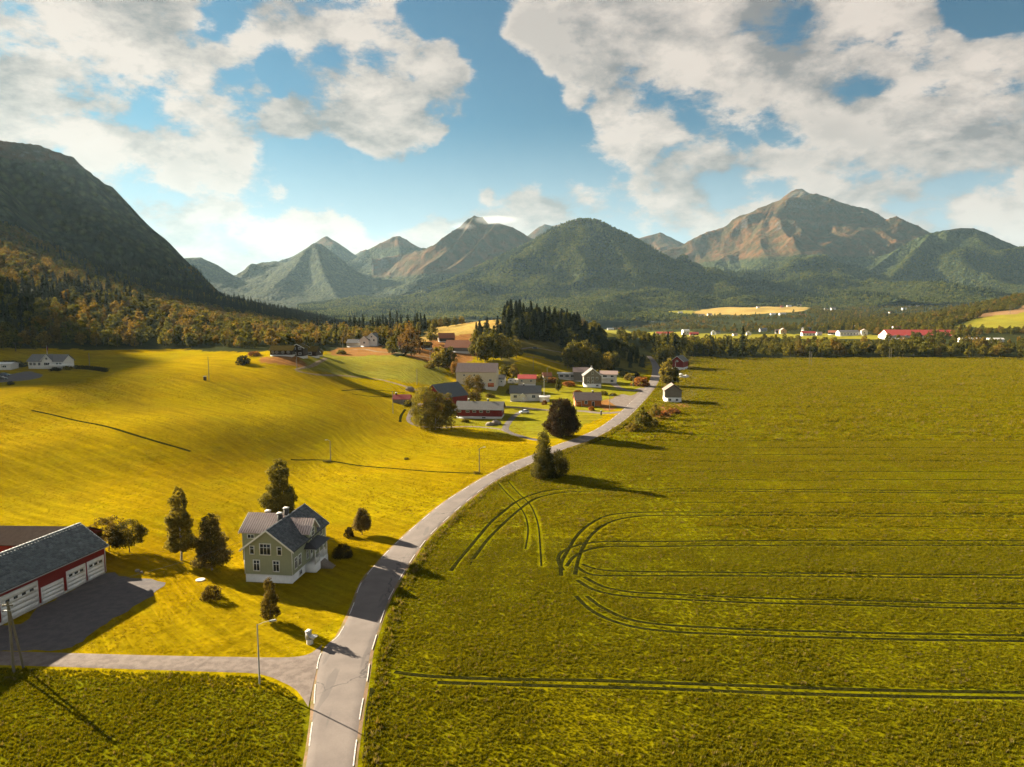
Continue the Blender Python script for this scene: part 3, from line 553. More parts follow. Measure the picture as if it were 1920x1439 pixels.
rnd=lambda t:math.sqrt(max(0,1-(2*t-.85)**2/1.35)); egg=lambda t:min(1,(t*5)**.6)*(1-t)**.42*1.18 if t<1 else 0
col_=lambda t:min(1,(t*6+.25))**.7*max(0,1-t**2.4)**.75
pyr=lambda t:min(1,(t*7+.45))*max(0,1-t)**.48*(.90+.16*math.sin(t*17)) if t<1 else 0
cone_=lambda t:min(1,(t*6+.2))*(1-t)**.8
BR1,BR2=(.030,.038,.008),(.140,.125,.020)
OR1,OR2=(.060,.048,.010),(.215,.145,.030)
# light models for woods
BV=[joined('broadleaf_tree',*broad(10+i%3*1.5,7.2+i%2*1.6,[rnd,egg,col_][i%3],1150,.50,20+i,*((BR1,BR2) if i<5 else (OR1,OR2)),clumps=34,rel=.36)) for i in range(7)]
SV=[joined('spruce_tree',*spruce(15+2*i,5.2+.5*i,40+i,nl=1300)) for i in range(4)]
def gn_scatter(name,pts,scl,rot,meshes,idx,label=None):
    """many small plants as one object: instances on a point mesh"""
    me=bpy.data.meshes.new(name); me.vertices.add(len(pts)); me.vertices.foreach_set('co',np.asarray(pts,np.float32).ravel())
    for nm,ty,val in (('scl','FLOAT',scl),('rot','FLOAT',rot),('idx','INT',idx)):
        a=me.attributes.new(nm,ty,'POINT'); a.data.foreach_set('value',np.asarray(val,np.float32 if ty=='FLOAT' else np.int32))
    o=link(name,me); g=bpy.data.node_groups.new(name,'GeometryNodeTree'); g.interface.new_socket('Geometry',in_out='INPUT',socket_type='NodeSocketGeometry'); g.interface.new_socket('Geometry',in_out='OUTPUT',socket_type='NodeSocketGeometry')
    n=g.nodes; l=g.links; gi=n.new('NodeGroupInput'); go=n.new('NodeGroupOutput'); jn=n.new('GeometryNodeJoinGeometry')
    def attr(nm,ty): q=n.new('GeometryNodeInputNamedAttribute'); q.data_type=ty; q.inputs[0].default_value=nm; return q.outputs[0]
    sc_=attr('scl','FLOAT'); ro=attr('rot','FLOAT'); ix=attr('idx','INT'); cb=n.new('ShaderNodeCombineXYZ'); l.new(ro,cb.inputs[2])
    for k,mm in enumerate(meshes):
        src=bpy.data.objects.new(name+'_model',mm); oi=n.new('GeometryNodeObjectInfo'); oi.inputs['Object'].default_value=src; oi.inputs['As Instance'].default_value=True
        cmp=n.new('FunctionNodeCompare'); cmp.data_type='INT'; cmp.operation='EQUAL'; l.new(ix,cmp.inputs[2]); cmp.inputs[3].default_value=k
        ip=n.new('GeometryNodeInstanceOnPoints'); l.new(gi.outputs[0],ip.inputs['Points']); l.new(cmp.outputs[0],ip.inputs['Selection']); l.new(oi.outputs['Geometry'],ip.inputs['Instance'])
        r2=n.new('FunctionNodeEulerToRotation'); l.new(cb.outputs[0],r2.inputs[0]); l.new(r2.outputs[0],ip.inputs['Rotation']); l.new(sc_,ip.inputs['Scale']); l.new(ip.outputs[0],jn.inputs[0])
    l.new(jn.outputs[0],go.inputs[0]); md=o.modifiers.new('scatter','NODES'); md.node_group=g
    tag(o,kind='stuff'); return o
def proj(x,y,z):
    c,s=math.cos(TH),math.sin(TH); dz=z-CAMH; zc=y*c-dz*s; u=y*s+dz*c
    return CX+x/zc*F, CY-u/zc*F
def fill(xr,yr,n,test,seed):
    rng=np.random.default_rng(seed); x=rng.uniform(*xr,n); y=rng.uniform(*yr,n); k=test(x,y); x=x[k];y=y[k]; z=np.maximum(H(x,y),surf(0,x,np.maximum(y,1))[0]); k2=(z<150)|(y<1150); x=x[k2];y=y[k2];z=z[k2]; return np.c_[x,y,z]
def thin(p,dmin):
    g={}; keep=[]
    for i,(x,y,z) in enumerate(p):
        a,b=int(x//dmin),int(y//dmin)
        if any((a+i_,b+j_) in g and (g[(a+i_,b+j_)][0]-x)**2+(g[(a+i_,b+j_)][1]-y)**2<dmin*dmin for i_ in(-1,0,1) for j_ in(-1,0,1)): continue
        g[(a,b)]=(x,y); keep.append(i)
    return p[keep]
W2=lambda pix:[tuple(p) for p in G(pix)[:,:2]]
clear=[W2([(250,590),(300,592),(335,604),(290,608),(255,600)]),W2([(200,575),(260,575),(260,588),(200,588)])]
LF=W2([(-60,668),(40,662),(120,652),(200,652),(340,650),(400,652),(480,655),(560,648),(640,648),(700,648),(735,652)])+[(-60,900),(-150,1900),(-300,2500),(-2400,2500),(-2400,500),(-500,300)]
left_w=fill((-1900,150),(330,2400),90000,lambda x,y:inpoly(x,y,LF)&~inpoly(x,y,clear[0])&(x>-.78*y-60),1)
left_w=left_w[np.argsort(left_w[:,1])]; left_w=thin(left_w,5.6)
fz=[W2(q) for q in ([(1120,616),(1120,634),(1300,643),(1430,638),(1430,627),(1240,620)],[(1380,630),(1620,626),(1710,633),(1650,640),(1440,640)],[(1290,585),(1380,575),(1390,568),(1480,569),(1530,575),(1515,584),(1440,590),(1380,594),(1300,592)],[(1780,616),(1920,576),(1990,564),(1990,620),(1860,619)],[(1820,597),(1920,572),(1990,558),(1990,580)],[(1170,587),(1300,582),(1300,594),(1190,598)])]
RF=W2([(1225,668),(1300,669),(1400,669),(1600,669),(1800,670),(1960,674)])
RFp=RF+[(1200,700),(3500,3200),(-200,3600),(-300,1500),(-60,900),(40,700)]
def rtest(x,y):
    k=inpoly(x,y,RFp)&(np.abs(x)<.8*y+60); 
    for q in fz: k&=~inpoly(x,y,q)
    d=pdist(x,y,RF); return k&((d<85)|(fbm(x/90,y/90,3)>.44+.05*np.clip((y-1500)/1500,0,1)))
right_w=np.vstack([fill((20,1000),(560,1300),16000,rtest,3),fill((-300,2300),(1300,3400),26000,rtest,4)])
right_w=right_w[np.argsort(right_w[:,1])]; right_w=thin(right_w,7.5)
extra=fill((500,1500),(900,1500),9000,lambda x,y:inpoly(x,y,W2([(1500,585),(1560,575),(1920,555),(1990,548),(1990,562),(1920,574),(1790,612),(1640,612),(1500,600)])),6)
right_w=np.vstack([right_w,thin(extra,8.5)])
N_IND=300; allp=[]
def split_wood(P_,kindf,label_b,label_s,group_b,group_s,nind,hs,seed,stuffname,vis=lambda x,y:x==x):
    rng=np.random.default_rng(seed); n=len(P_); kind=kindf(P_[:,0],P_[:,1],rng); s=(hs(P_) if callable(hs) else hs)*(.65+.6*rng.random(n)); rot=rng.random(n)*6.28
    px,py=proj(*P_.T); size=s*1000/P_[:,1]; ok=(px>-20)&(px<1940)&vis(px,py); size[~ok]=0; top=set(np.argsort(-size)[:nind].tolist())
    nb=len(BV); idx=np.where(kind==0,rng.integers(0,5,n),np.where(kind==2,rng.integers(5,7,n),nb+rng.integers(0,len(SV),n)))
    ms=BV+SV
    for i in top:
        sp=idx[i]>=nb; o=link('spruce_tree' if sp else 'broadleaf_tree',ms[idx[i]],loc=P_[i]); o.scale=(s[i]*1.05,s[i]*1.05,s[i]); o.rotation_euler=(0,0,rot[i])
        tag(o,label_s if sp else label_b,'spruce' if sp else 'tree',group_s if sp else group_b)
    rest=[i for i in range(n) if i not in top]; gn_scatter(stuffname,P_[rest],s[rest],rot[rest],ms,idx[rest])
def lk(x,y,rng):
    f=fbm(x/120,y/120,3)-.06+.35*np.clip((y-800)/500,0,1); u=rng.random(len(x)); return np.where(f+.25*u>.80,1,np.where(u>.55,2,0))*1
def rk(x,y,rng):
    f=fbm(x/150+9,y/150,3); u=rng.random(len(x)); return np.where(f+.2*u>.86,1,np.where(u>.88,2,0))
split_wood(left_w,lk,'broadleaf tree in the dense wood along the foot of the left hillside','dark spruce standing among broadleaf trees in the left hillside wood','broadleaf trees of the left hillside wood','spruces of the left hillside wood',105,.80,5,'hillside_forest')
split_wood(right_w,rk,'broadleaf tree in the belt of wood behind the big right-hand field','dark spruce in the belt of wood behind the big right-hand field','trees of the belt behind the right field','spruces of the belt behind the right field',105,lambda q:np.where(pdist(q[:,0],q[:,1],RF)<45,.62+.85*fbm(q[:,0]/28,q[:,1]/28,2),.74),6,'valley_forest')
def flank(k,n,pxr,yr,seed,name,dens=.55,hs=1.0,zmax=9e9):
    """the birch wood that covers a mountain's lower flanks"""
    rng=np.random.default_rng(seed); u=rng.random(n); y=np.sqrt(yr[0]**2+u*(yr[1]**2-yr[0]**2)); px=rng.uniform(*pxr,n); x=(px-CX)/F*y
    z,fo=surf(k,x,y); zg=H(x,y); top=np.full(n,-999.)
    for q in range(len(SURF)): top=np.maximum(top,surf(q,x,y)[0])
    keep=(z>zg-2)&(z>=top-.5)&(z<zmax)&(fo+(fbm(x/110,y/110,3)-.5)*.9>dens)
    x=x[keep];y=y[keep];z=z[keep]; m_=len(x); g_=fbm(x/200+5,y/200,3)+.25*rng.random(m_); idx=np.where(g_>.78,3,rng.integers(0,3,m_))
    gn_scatter(name,np.c_[x,y,z],hs*(.6+.7*rng.random(m_)),rng.random(m_)*6.28,LOWV,idx)
def lowtree(seed,c1,c2,h,w,n=46,sp=False):
    r=np.random.default_rng(seed); d_=r.normal(size=(n,3)); d_/=np.linalg.norm(d_,axis=1)[:,None]; t=r.random(n)
    cen=np.c_[d_[:,0]*w*.42,d_[:,1]*w*.42,h*.52+d_[:,2]*h*.36] if not sp else np.c_[d_[:,0]*w*.5*(1-t),d_[:,1]*w*.5*(1-t),t*h*.95]
    v,f=leaves(cen,d_+r.normal(size=(n,3))*.4,w*.20,r); g=r.random((n,1)); return npmesh('flank_tree',v,f,[M_leaf],colr=np.repeat((np.array(c1)*(1-g)+np.array(c2)*g),4,axis=0))
LOWV=[lowtree(1,(.020,.036,.010),(.088,.098,.022),9,8.5),lowtree(2,(.026,.042,.012),(.115,.112,.026),8,9),lowtree(3,(.018,.032,.010),(.070,.084,.018),10,8),lowtree(4,(.008,.016,.007),(.022,.030,.010),14,6,44,True)]
flank(0,30000,(-80,900),(1000,2700),51,'hillside_forest',.30,.75,zmax=110)
flank(8,90000,(560,1600),(2300,5000),52,'mountain_forest',.35,1.25)
flank(9,52000,(1250,1960),(2950,5600),53,'mountain_forest',.35,1.4)
flank(11,42000,(1300,1960),(2750,5200),54,'mountain_forest',.35,1.4)
# spruce knoll
def place(meshes,name,px,py,hpx,label,cat,group=None,depth=None,hm=None,parts=True,wide=1.0,rot=None,dx=0,dy=0):
    """tree rooted at an image point of the ground, hpx tall there"""
    b=np.array(g1(px,py) if depth is None else (P(px,py,depth)[0],depth,h1(P(px,py,depth)[0],depth))); b[0]+=dx;b[1]+=dy
    crown,tm,h0=meshes; hh=hpx/F*b[1]*1.0 if hm is None else hm; s=hh/h0
    if parts:
        e=bpy.data.objects.new(name,None); e.empty_display_size=.5; col.objects.link(e); e.location=b; 
        for nm,me in (('trunk',tm),('crown',crown)): link(nm,me,e)
    else: e=link(name,crown,loc=b)
    e.scale=(s*wide,s*wide,s); e.rotation_euler=(0,0,RNG.random()*6.28 if rot is None else rot); tag(e,label,cat,group); return e
rng=np.random.default_rng(77)
kn=[]
for (x0,x1,y0,y1,n) in ((945,1085,520,620,85),(1060,1150,505,560,45),(1075,1160,485,505,14),(1120,1212,500,600,26),(890,965,480,520,16)):
    c=0
    while c<n:
        Y=rng.uniform(y0,y1); px=rng.uniform(x0,x1); x=(px-CX)/F*Y
        if all((x-a)**2+(Y-b)**2>17 for a,b,_ in kn): kn.append((x,Y,1)); c+=1
        elif rng.random()<.02: c+=1
SVn=[(lambda cr:(cr[0],cr[1],h))(spruce(h,5.0+i*.7,60+i,nl=3600,ls=.36,layers=28)) for i,h in enumerate((14,17,19,16))]
KB=[(lambda cr:(cr[0],cr[1],11.))(broad(11,7.5,[egg,rnd,col_][i],2800,.30,160+i,(.018,.026,.008),(.085,.085,.018),clumps=50,trunk=.08)) for i in range(3)]
for x,Y,_ in kn:
    px=CX+x/Y*F; rb=rng.random()<(.45 if px>1050 else .22); c,tm,h0=KB[rng.integers(3)] if rb else SVn[rng.integers(4)]
    me=bpy.data.meshes.get('kn%d'%id(c))
    hm=rng.uniform(14,19)*(1.05 if 950<px<1080 else .92 if px<1140 else .55); hm*=.78 if rb else 1; e=bpy.data.objects.new('broadleaf_tree' if rb else 'spruce_tree',None); col.objects.link(e); e.location=(x,Y,h1(x,Y)-.2); s=hm/h0; e.scale=(s*(.95 if rb else 1.35),)*2+(s,); e.rotation_euler=(0,0,rng.random()*6.28)
    link('trunk',tm,e); link('crown',c,e); tag(e,*(('dark rounded broadleaf tree mixed among the spruces crowning the knoll behind the village','tree','broadleaf trees on the knoll') if rb else ('tall dark spruce in the clump crowning the knoll behind the village','spruce','spruces on the knoll')))
# ------------------------------------------------------------------ buildings
def paint(name,c,c2=None,rough=.7,boards=None,wear=.25,spec=.3,metal=0.):
    """painted or plain surface with weathering; boards=(axis scale vector) gives cladding relief"""
    m,t=material(name); oc=t.new('ShaderNodeTexCoord').outputs['Object']; a=t.noise(oc,1.3,5,.65); b=t.noise(t.vm('MULTIPLY',oc,(3,3,.5)),3.,4,.7)
    c2=c2 or tuple(q*.72 for q in c); cc=t.mix(t.ramp(t.m('ADD',t.m('MULTIPLY',a,.6),t.m('MULTIPLY',b,.4)),.38,.66,0,wear*2),c,c2)
    h=t.m('MULTIPLY',b,.3)
    if boards:
        s=t.new('ShaderNodeSeparateXYZ',{0:oc}).outputs; ax={'x':s[0],'y':s[1],'z':s[2]}[boards[0]]; fr=t.m('FRACT',t.m('DIVIDE',ax,boards[1]))
        gap=t.ramp(fr,.0,.14,0,1); cc=t.vm('SCALE',cc,sc_=t.m('ADD',t.m('MULTIPLY',gap,.22),.78)); h=t.m('ADD',h,t.m('ADD',t.m('MULTIPLY',gap,1.),t.m('MULTIPLY',fr,.5)))
    t.put(t.b.inputs['Base Color'],cc); t.b.inputs['Roughness'].default_value=rough; t.b.inputs['Specular IOR Level'].default_value=spec; t.b.inputs['Metallic'].default_value=metal
    bump(t,h,.02,.6); return m
def attr_mat(name,rough=.6,spec=.35):
    m,t=material(name); at=t.new('ShaderNodeAttribute',attribute_name='Col').outputs['Color']; oc=t.new('ShaderNodeTexCoord').outputs['Object']; a=t.noise(oc,4.,4,.7)
    t.put(t.b.inputs['Base Color'],t.vm('SCALE',at,sc_=t.ramp(a,.3,.7,.8,1.2))); t.b.inputs['Roughness'].default_value=rough; t.b.inputs['Specular IOR Level'].default_value=spec; bump(t,a,.01); return m
M_slate=attr_mat('slate'); 
m,t=material('window_glass'); t.b.inputs['Base Color'].default_value=(.02,.026,.03,1); t.b.inputs['Roughness'].default_value=.08; t.b.inputs['Specular IOR Level'].default_value=.6; M_glass=m
PM={}
def pm(key):
    if key in PM: return PM[key]
    D={'white':((.74,.72,.67),None,.6,('z',.15)),'whiteplain':((.78,.77,.73),None,.55,None),'cream':((.60,.53,.40),None,.7,('z',.2)),'green':((.31,.325,.21),(.27,.285,.18),.7,('z',.16)),
     'red':((.20,.013,.011),(.14,.012,.010),.75,('x',.18)),'redz':((.20,.013,.011),(.14,.012,.010),.75,('z',.18)),'orange':((.42,.13,.028),(.30,.09,.02),.7,('z',.16)),'brown':((.035,.022,.015),None,.8,('z',.2)),
     'greywood':((.17,.155,.135),(.10,.09,.08),.85,('x',.2)),'log':((.20,.18,.15),(.12,.10,.08),.85,('z',.3)),'plaster':((.62,.60,.55),(.45,.43,.39),.8,None),'stone':((.24,.20,.16),(.13,.10,.08),.9,('z',.4)),
     'blue':((.03,.10,.26),None,.6,None),'yellow':((.62,.40,.20),None,.7,('z',.2)),'greyp':((.40,.39,.38),None,.7,('z',.2)),'dark':((.05,.045,.042),None,.7,None),'dooro':((.45,.11,.02),None,.6,None)}[key]
    PM[key]=paint('paint_'+key,D[0],D[1],D[2],D[3]); return PM[key]
def rm(key):
    k='r'+key
    if k in PM: return PM[k]
    D={'slate':((.075,.082,.090),(.05,.055,.06),.6,('y',.35)),'red':((.42,.045,.035),(.30,.04,.03),.6,('x',.4)),'rust':((.36,.12,.05),(.22,.09,.04),.85,('x',.3)),'pink':((.36,.25,.21),(.26,.18,.15),.6,('x',.45)),
     'grey':((.14,.135,.13),(.09,.088,.085),.7,('x',.4)),'brown':((.20,.14,.11),(.13,.09,.07),.7,('x',.35)),'turf':((.12,.08,.022),(.06,.06,.015),1.,None),'rib':((.085,.066,.056),(.06,.045,.038),1.,('x',.4)),'white':((.6,.58,.55),None,.6,('x',.5)),'dark':((.045,.045,.05),None,.7,('x',.35)),'seam':((.60,.47,.42),(.48,.36,.32),.35,None)}[key]
    PM[k]=paint('roof_'+key,D[0],D[1],D[2],D[3],wear=.4,spec=.5 if D[2]<.9 else .0); return PM[k]
CUBE=np.array([(0,0,0),(1,0,0),(1,1,0),(0,1,0),(0,0,1),(1,0,1),(1,1,1),(0,1,1)],float); CF=np.array([(0,3,2,1),(4,5,6,7),(0,1,5,4),(1,2,6,5),(2,3,7,6),(3,0,4,7)])
def boxes(name,bs,mat,parent=None,loc=None,rot=None,colr=None):
    V=[];Fq=[]
    for i,(x0,x1,y0,y1,z0,z1) in enumerate(bs): V.append(np.array((x0,y0,z0))+CUBE*np.array((x1-x0,y1-y0,z1-z0)));Fq.append(CF+8*i)
    o=link(name,npmesh(name,np.vstack(V),np.vstack(Fq),[mat]),parent,loc)
    if rot is not None: o.rotation_euler=rot
    return o
WM={}
def win_mesh(w,h,nx,ny,tr=.11,fm='whiteplain'):
    k=(round(w,2),round(h,2),nx,ny,tr,fm)
    if k in WM: return WM[k]
    B=[(-w/2-tr,-w/2,-.07,.0,-h/2-tr,h/2+tr),(w/2,w/2+tr,-.07,0,-h/2-tr,h/2+tr),(-w/2,w/2,-.07,0,h/2,h/2+tr),(-w/2,w/2,-.09,0,-h/2-tr,-h/2)]
    for i in range(1,nx): x=-w/2+w*i/nx; B.append((x-.035,x+.035,-.055,-.0,-h/2,h/2))
    for j in range(1,ny):
        z=-h/2+h*j/ny if ny>2 or True else 0
        z=h/2-h*.32 if ny==2 else z
        for i in range(nx): B.append((-w/2+w*i/nx+.035,-w/2+w*(i+1)/nx-.035,-.05,-.0,z-.03,z+.03))
    V=[];Fq=[]
    for i,(x0,x1,y0,y1,z0,z1) in enumerate(B): V.append(np.array((x0,y0,z0))+CUBE*np.array((x1-x0,y1-y0,z1-z0)));Fq.append(CF+8*i)
    fr=npmesh('window',np.vstack(V),np.vstack(Fq),[pm(fm)]); pn=npmesh('pane',np.array((-w/2,-.02,-h/2))+CUBE*np.array((w,.02,h)),CF,[M_glass]); WM[k]=(fr,pn); return WM[k]
SD={'f':0,'r':math.pi/2,'b':math.pi,'l':-math.pi/2}
def on_side(side,u,L,W,out=.004):
    return {'f':(u,-W/2-out),'b':(-u,W/2+out),'r':(L/2+out,u),'l':(-L/2-out,-u)}[side]
def add_window(e,side,u,z,w,h,nx,ny,L,W,fm='whiteplain',tr=.11,off=(0,0)):
    fr,pn=win_mesh(w,h,nx,ny,tr,fm); x,y=on_side(side,u,L,W); o=link('window',fr,e,(x+off[0],y+off[1],z)); o.rotation_euler=(0,0,SD[side]); link('pane',pn,o); return o
def prism(L,W,z0,wh,rh):
    v=[(-L/2,-W/2,z0),(L/2,-W/2,z0),(L/2,W/2,z0),(-L/2,W/2,z0),(-L/2,-W/2,wh),(L/2,-W/2,wh),(L/2,W/2,wh),(-L/2,W/2,wh),(-L/2,0,wh+rh),(L/2,0,wh+rh)]
    return v,[(0,1,5,4),(2,3,7,6),(1,2,6,9,5),(3,0,4,8,7),(4,5,9,8),(6,7,8,9),(0,3,2,1)]
def gmesh(name,v,f,mat,parent=None,loc=None,rotz=None):
    me=bpy.data.meshes.new(name); me.from_pydata([tuple(q) for q in v],[],f); me.materials.append(mat); me.update(); o=link(name,me,parent,loc)
    if rotz is not None: o.rotation_euler=(0,0,rotz)
    return o
def roof_slab(name,L,W,wh,rh,oh,mat,parent,th_=.16,up=.03,loc=None,rotz=None,half=None):
    """gable roof as a folded slab; ridge along local x"""
    s=rh/(W/2); ex=L/2+oh; ey=W/2+oh; zt=wh+rh+up; ze=wh-oh*s+up; T_=th_
    v=[(-ex,-ey,ze),(ex,-ey,ze),(ex,0,zt),(-ex,0,zt),(ex,ey,ze),(-ex,ey,ze)]; v+=[(a,b,c+T_) for a,b,c in v]
    f=[(0,3,2,1),(3,5,4,2),(6,7,8,9),(9,8,10,11),(0,1,7,6),(4,5,11,10),(1,2,8,7),(2,4,10,8),(3,0,6,9),(5,3,9,11)]
    return gmesh(name,v,f,mat,parent,loc,rotz)
def barge(L,W,wh,rh,oh,mat,parent,ends=(-1,1)):
    s=rh/(W/2)
    for sx in ends:
        for sy in (-1,1):
            x=sx*(L/2+oh); x0,x1=sorted((x,x+sx*.05)); ey=sy*(W/2+oh+.05); z0=wh-oh*s+.0; zt=wh+rh+.03
            v=[(x0,0,zt-.12),(x0,ey,z0-.12),(x0,ey,z0+.20),(x0,0,zt+.20)]; v=v+[(x1,b,c) for _,b,c in v]
            gmesh('barge_board',v,[(0,1,2,3),(7,6,5,4),(0,4,5,1),(1,5,6,2),(2,6,7,3),(3,7,4,0)],mat,parent)
def house(name,label,cat,base,yaw,L,W,wh,rh,wall,roof,wins=(),found=.4,fmat='plaster',oh=.4,chim=(),doors=(),group=None,bb=None,world=False,corner=None,depth=None,z=None,fm='whiteplain',anchor='f'):
    if world: bx,by=base[:2]
    elif depth is not None: bx,by=P(base[0],base[1],depth)[:2]
    else: bx,by,_=g1(*base)
    ya=R(yaw); 
    if not world: # the image point is the foot of the front wall
        d_=W/2 if anchor=='f' else L/2
        ux,uy={'f':(-math.sin(ya),math.cos(ya)),'l':(math.cos(ya),math.sin(ya)),'r':(-math.cos(ya),-math.sin(ya)),'c':(0,0)}[anchor]; bx+=ux*d_; by+=uy*d_
    e=bpy.data.objects.new(name,None); col.objects.link(e); e.location=(bx,by,h1(bx,by)-.05 if z is None else z); e.rotation_euler=(0,0,ya); tag(e,label,cat,group)
    v,f=prism(L,W,found,wh,rh); gmesh('wall',v,f,pm(wall),e)
    boxes('foundation',[(-L/2+.06,L/2-.06,-W/2+.06,W/2-.06,-2.2,found)],pm(fmat),e)
    ro=roof_slab('roof',L,W,wh,rh,oh,rm(roof),e)
    if bb: barge(L,W,wh,rh,oh,pm(bb),e)
    for (x,y) in chim: 
        zc=wh+rh*(1-abs(y)/(W/2)); c=boxes('chimney',[(x-.32,x+.32,y-.32,y+.32,zc-.4,wh+rh+.9)],pm('dark'),ro); boxes('chimney_cap',[(x-.42,x+.42,y-.42,y+.42,wh+rh+.9,wh+rh+1.02)],pm('plaster'),c)
    for (sd_,u,zc,w_,h_,nx,ny) in wins: add_window(e,sd_,u,zc,w_,h_,nx,ny,L,W,fm=fm,tr=.13 if L<30 else .3)
    for (sd_,u,w_,h_,key) in doors:
        x,y=on_side(sd_,u,L,W); d=boxes('door',[(-w_/2,w_/2,-.05,0,.06 if found>.8 else 0.03,h_)],pm(key),e,(x,y,0)); d.rotation_euler=(0,0,SD[sd_])
        g_=boxes('door_frame',[(-w_/2-.12,-w_/2,-.07,0,0.03,h_+.12),(w_/2,w_/2+.12,-.07,0,0.03,h_+.12),(-w_/2,w_/2,-.07,0,h_,h_+.12)],pm(fm),d)
    if corner:
        boxes('corner_board',[(sx*L/2-.03 if sx>0 else sx*L/2-.05,sx*L/2+.05 if sx>0 else sx*L/2+.03,sy*W/2-.03 if sy>0 else sy*W/2-.05,sy*W/2+.05 if sy>0 else sy*W/2+.03,found,wh) for sx in(-1,1) for sy in(-1,1)],pm(corner),e)
    e['size']=0; del e['size']; return e
def slates(parent,o,u,v,nu,nv,su,sv,c0,c1,name='slate_courses',seed=3,clip=None,dark=.0):
    """overlapping slates on a roof plane: origin o (eave corner), u along the eave, v up the slope"""
    rng=np.random.default_rng(seed); o,u,v=map(lambda q:np.array(q,float),(o,u,v)); u/=np.linalg.norm(u); v/=np.linalg.norm(v); n=np.cross(u,v); V=[];C=[];k=0;Fq=[]
    for j in range(nv):
        for i in range(-1,nu):
            a0=(i+.5*(j%2))*su+.01; a1=a0+su-.02; a0=max(a0,0);a1=min(a1,nu*su)
            if a1-a0<.06: continue
            b0=j*sv; b1=b0+sv*1.12; 
            if clip and not clip((a0+a1)/2,b0+sv/2): continue
            t_=.018+.012*rng.random(); lift=.030+.012*rng.random()
            q=[o+u*a+v*b+n*(h+(lift if b==b0 else .004)) for h in(0,t_) for (a,b) in((a0,b0),(a1,b0),(a1,b1),(a0,b1))]
            V+=q; Fq.append(CF+8*k); k+=1; g=rng.random(); cc=(np.array(c0)*(1-g)+np.array(c1)*g)*(1+.25*(rng.random()<.06)); C+=[cc]*8
    me=npmesh(name,V,np.vstack(Fq),[M_slate],colr=np.array(C)); ob=link(name,me,parent); ob['kind']='stuff'; return ob
# ---- the green house
ya=math.atan2(.993,.115); ux,uy=math.cos(ya),math.sin(ya); fx,fy=uy,-ux            # ridge direction, right-hand (front) direction
hA=g1(549,1095); hB=g1(611.6,1039); L_,W_,WH,RH=math.dist(hA,hB),8.2,5.9,3.1; ux,uy=(hB[0]-hA[0])/L_,(hB[1]-hA[1])/L_; ya=math.atan2(uy,ux); fx,fy=uy,-ux
mx,my=(hA[0]+hB[0])/2,(hA[1]+hB[1])/2
gh=house('green_house','sage green wooden villa with white trim and slate cross-gabled roof beside the road','house',(mx-fx*W_/2,my-fy*W_/2),math.degrees(ya),L_,W_,WH,RH,'green','dark',
 wins=[('l',-2.05,2.95,.95,1.7,2,2),('l',1.35,2.95,.95,1.7,2,2),('l',-.45,5.75,1.75,1.75,3,2),('l',-2.75,5.55,.62,1.25,1,2),('l',2.0,5.55,.62,1.25,1,2),
 ('f',-5.9,3.1,.95,1.75,2,2),('f',-4.3,3.1,.95,1.75,2,2),('f',-4.2,.85,1.0,.75,2,1),('f',5.2,5.0,.95,1.3,2,2),('f',6.0,2.9,.9,1.6,2,2),('b',-3,3.0,1,1.6,2,2),('b',3,3.0,1,1.6,2,2),('r',-2,3,1,1.7,2,2),('r',2,3,1,1.7,2,2),('r',0,5.9,1.4,1.5,2,2)],
 found=1.45,fmat='whiteplain',oh=.55,bb='whiteplain',world=True,z=-.02,corner='whiteplain')
sl=math.hypot(W_/2+.55,RH*(W_/2+.55)/(W_/2)); 
SC0,SC1=(.040,.046,.052),(.115,.125,.135)
s_=RH/(W_/2); ze=WH-.55*s_+.19; roofo=[c for c in gh.children if c.name.startswith('roof')][0]
slates(roofo,(-L_/2-.55,-W_/2-.55,ze),(1,0,0),(0,1,s_),int((L_+1.1)/.4),15,.40,sl/15,SC0,SC1,seed=1)
slates(roofo,(L_/2+.55,W_/2+.55,ze),(-1,0,0),(0,-1,s_),int((L_+1.1)/.4),15,.40,sl/15,SC0,SC1,seed=2)
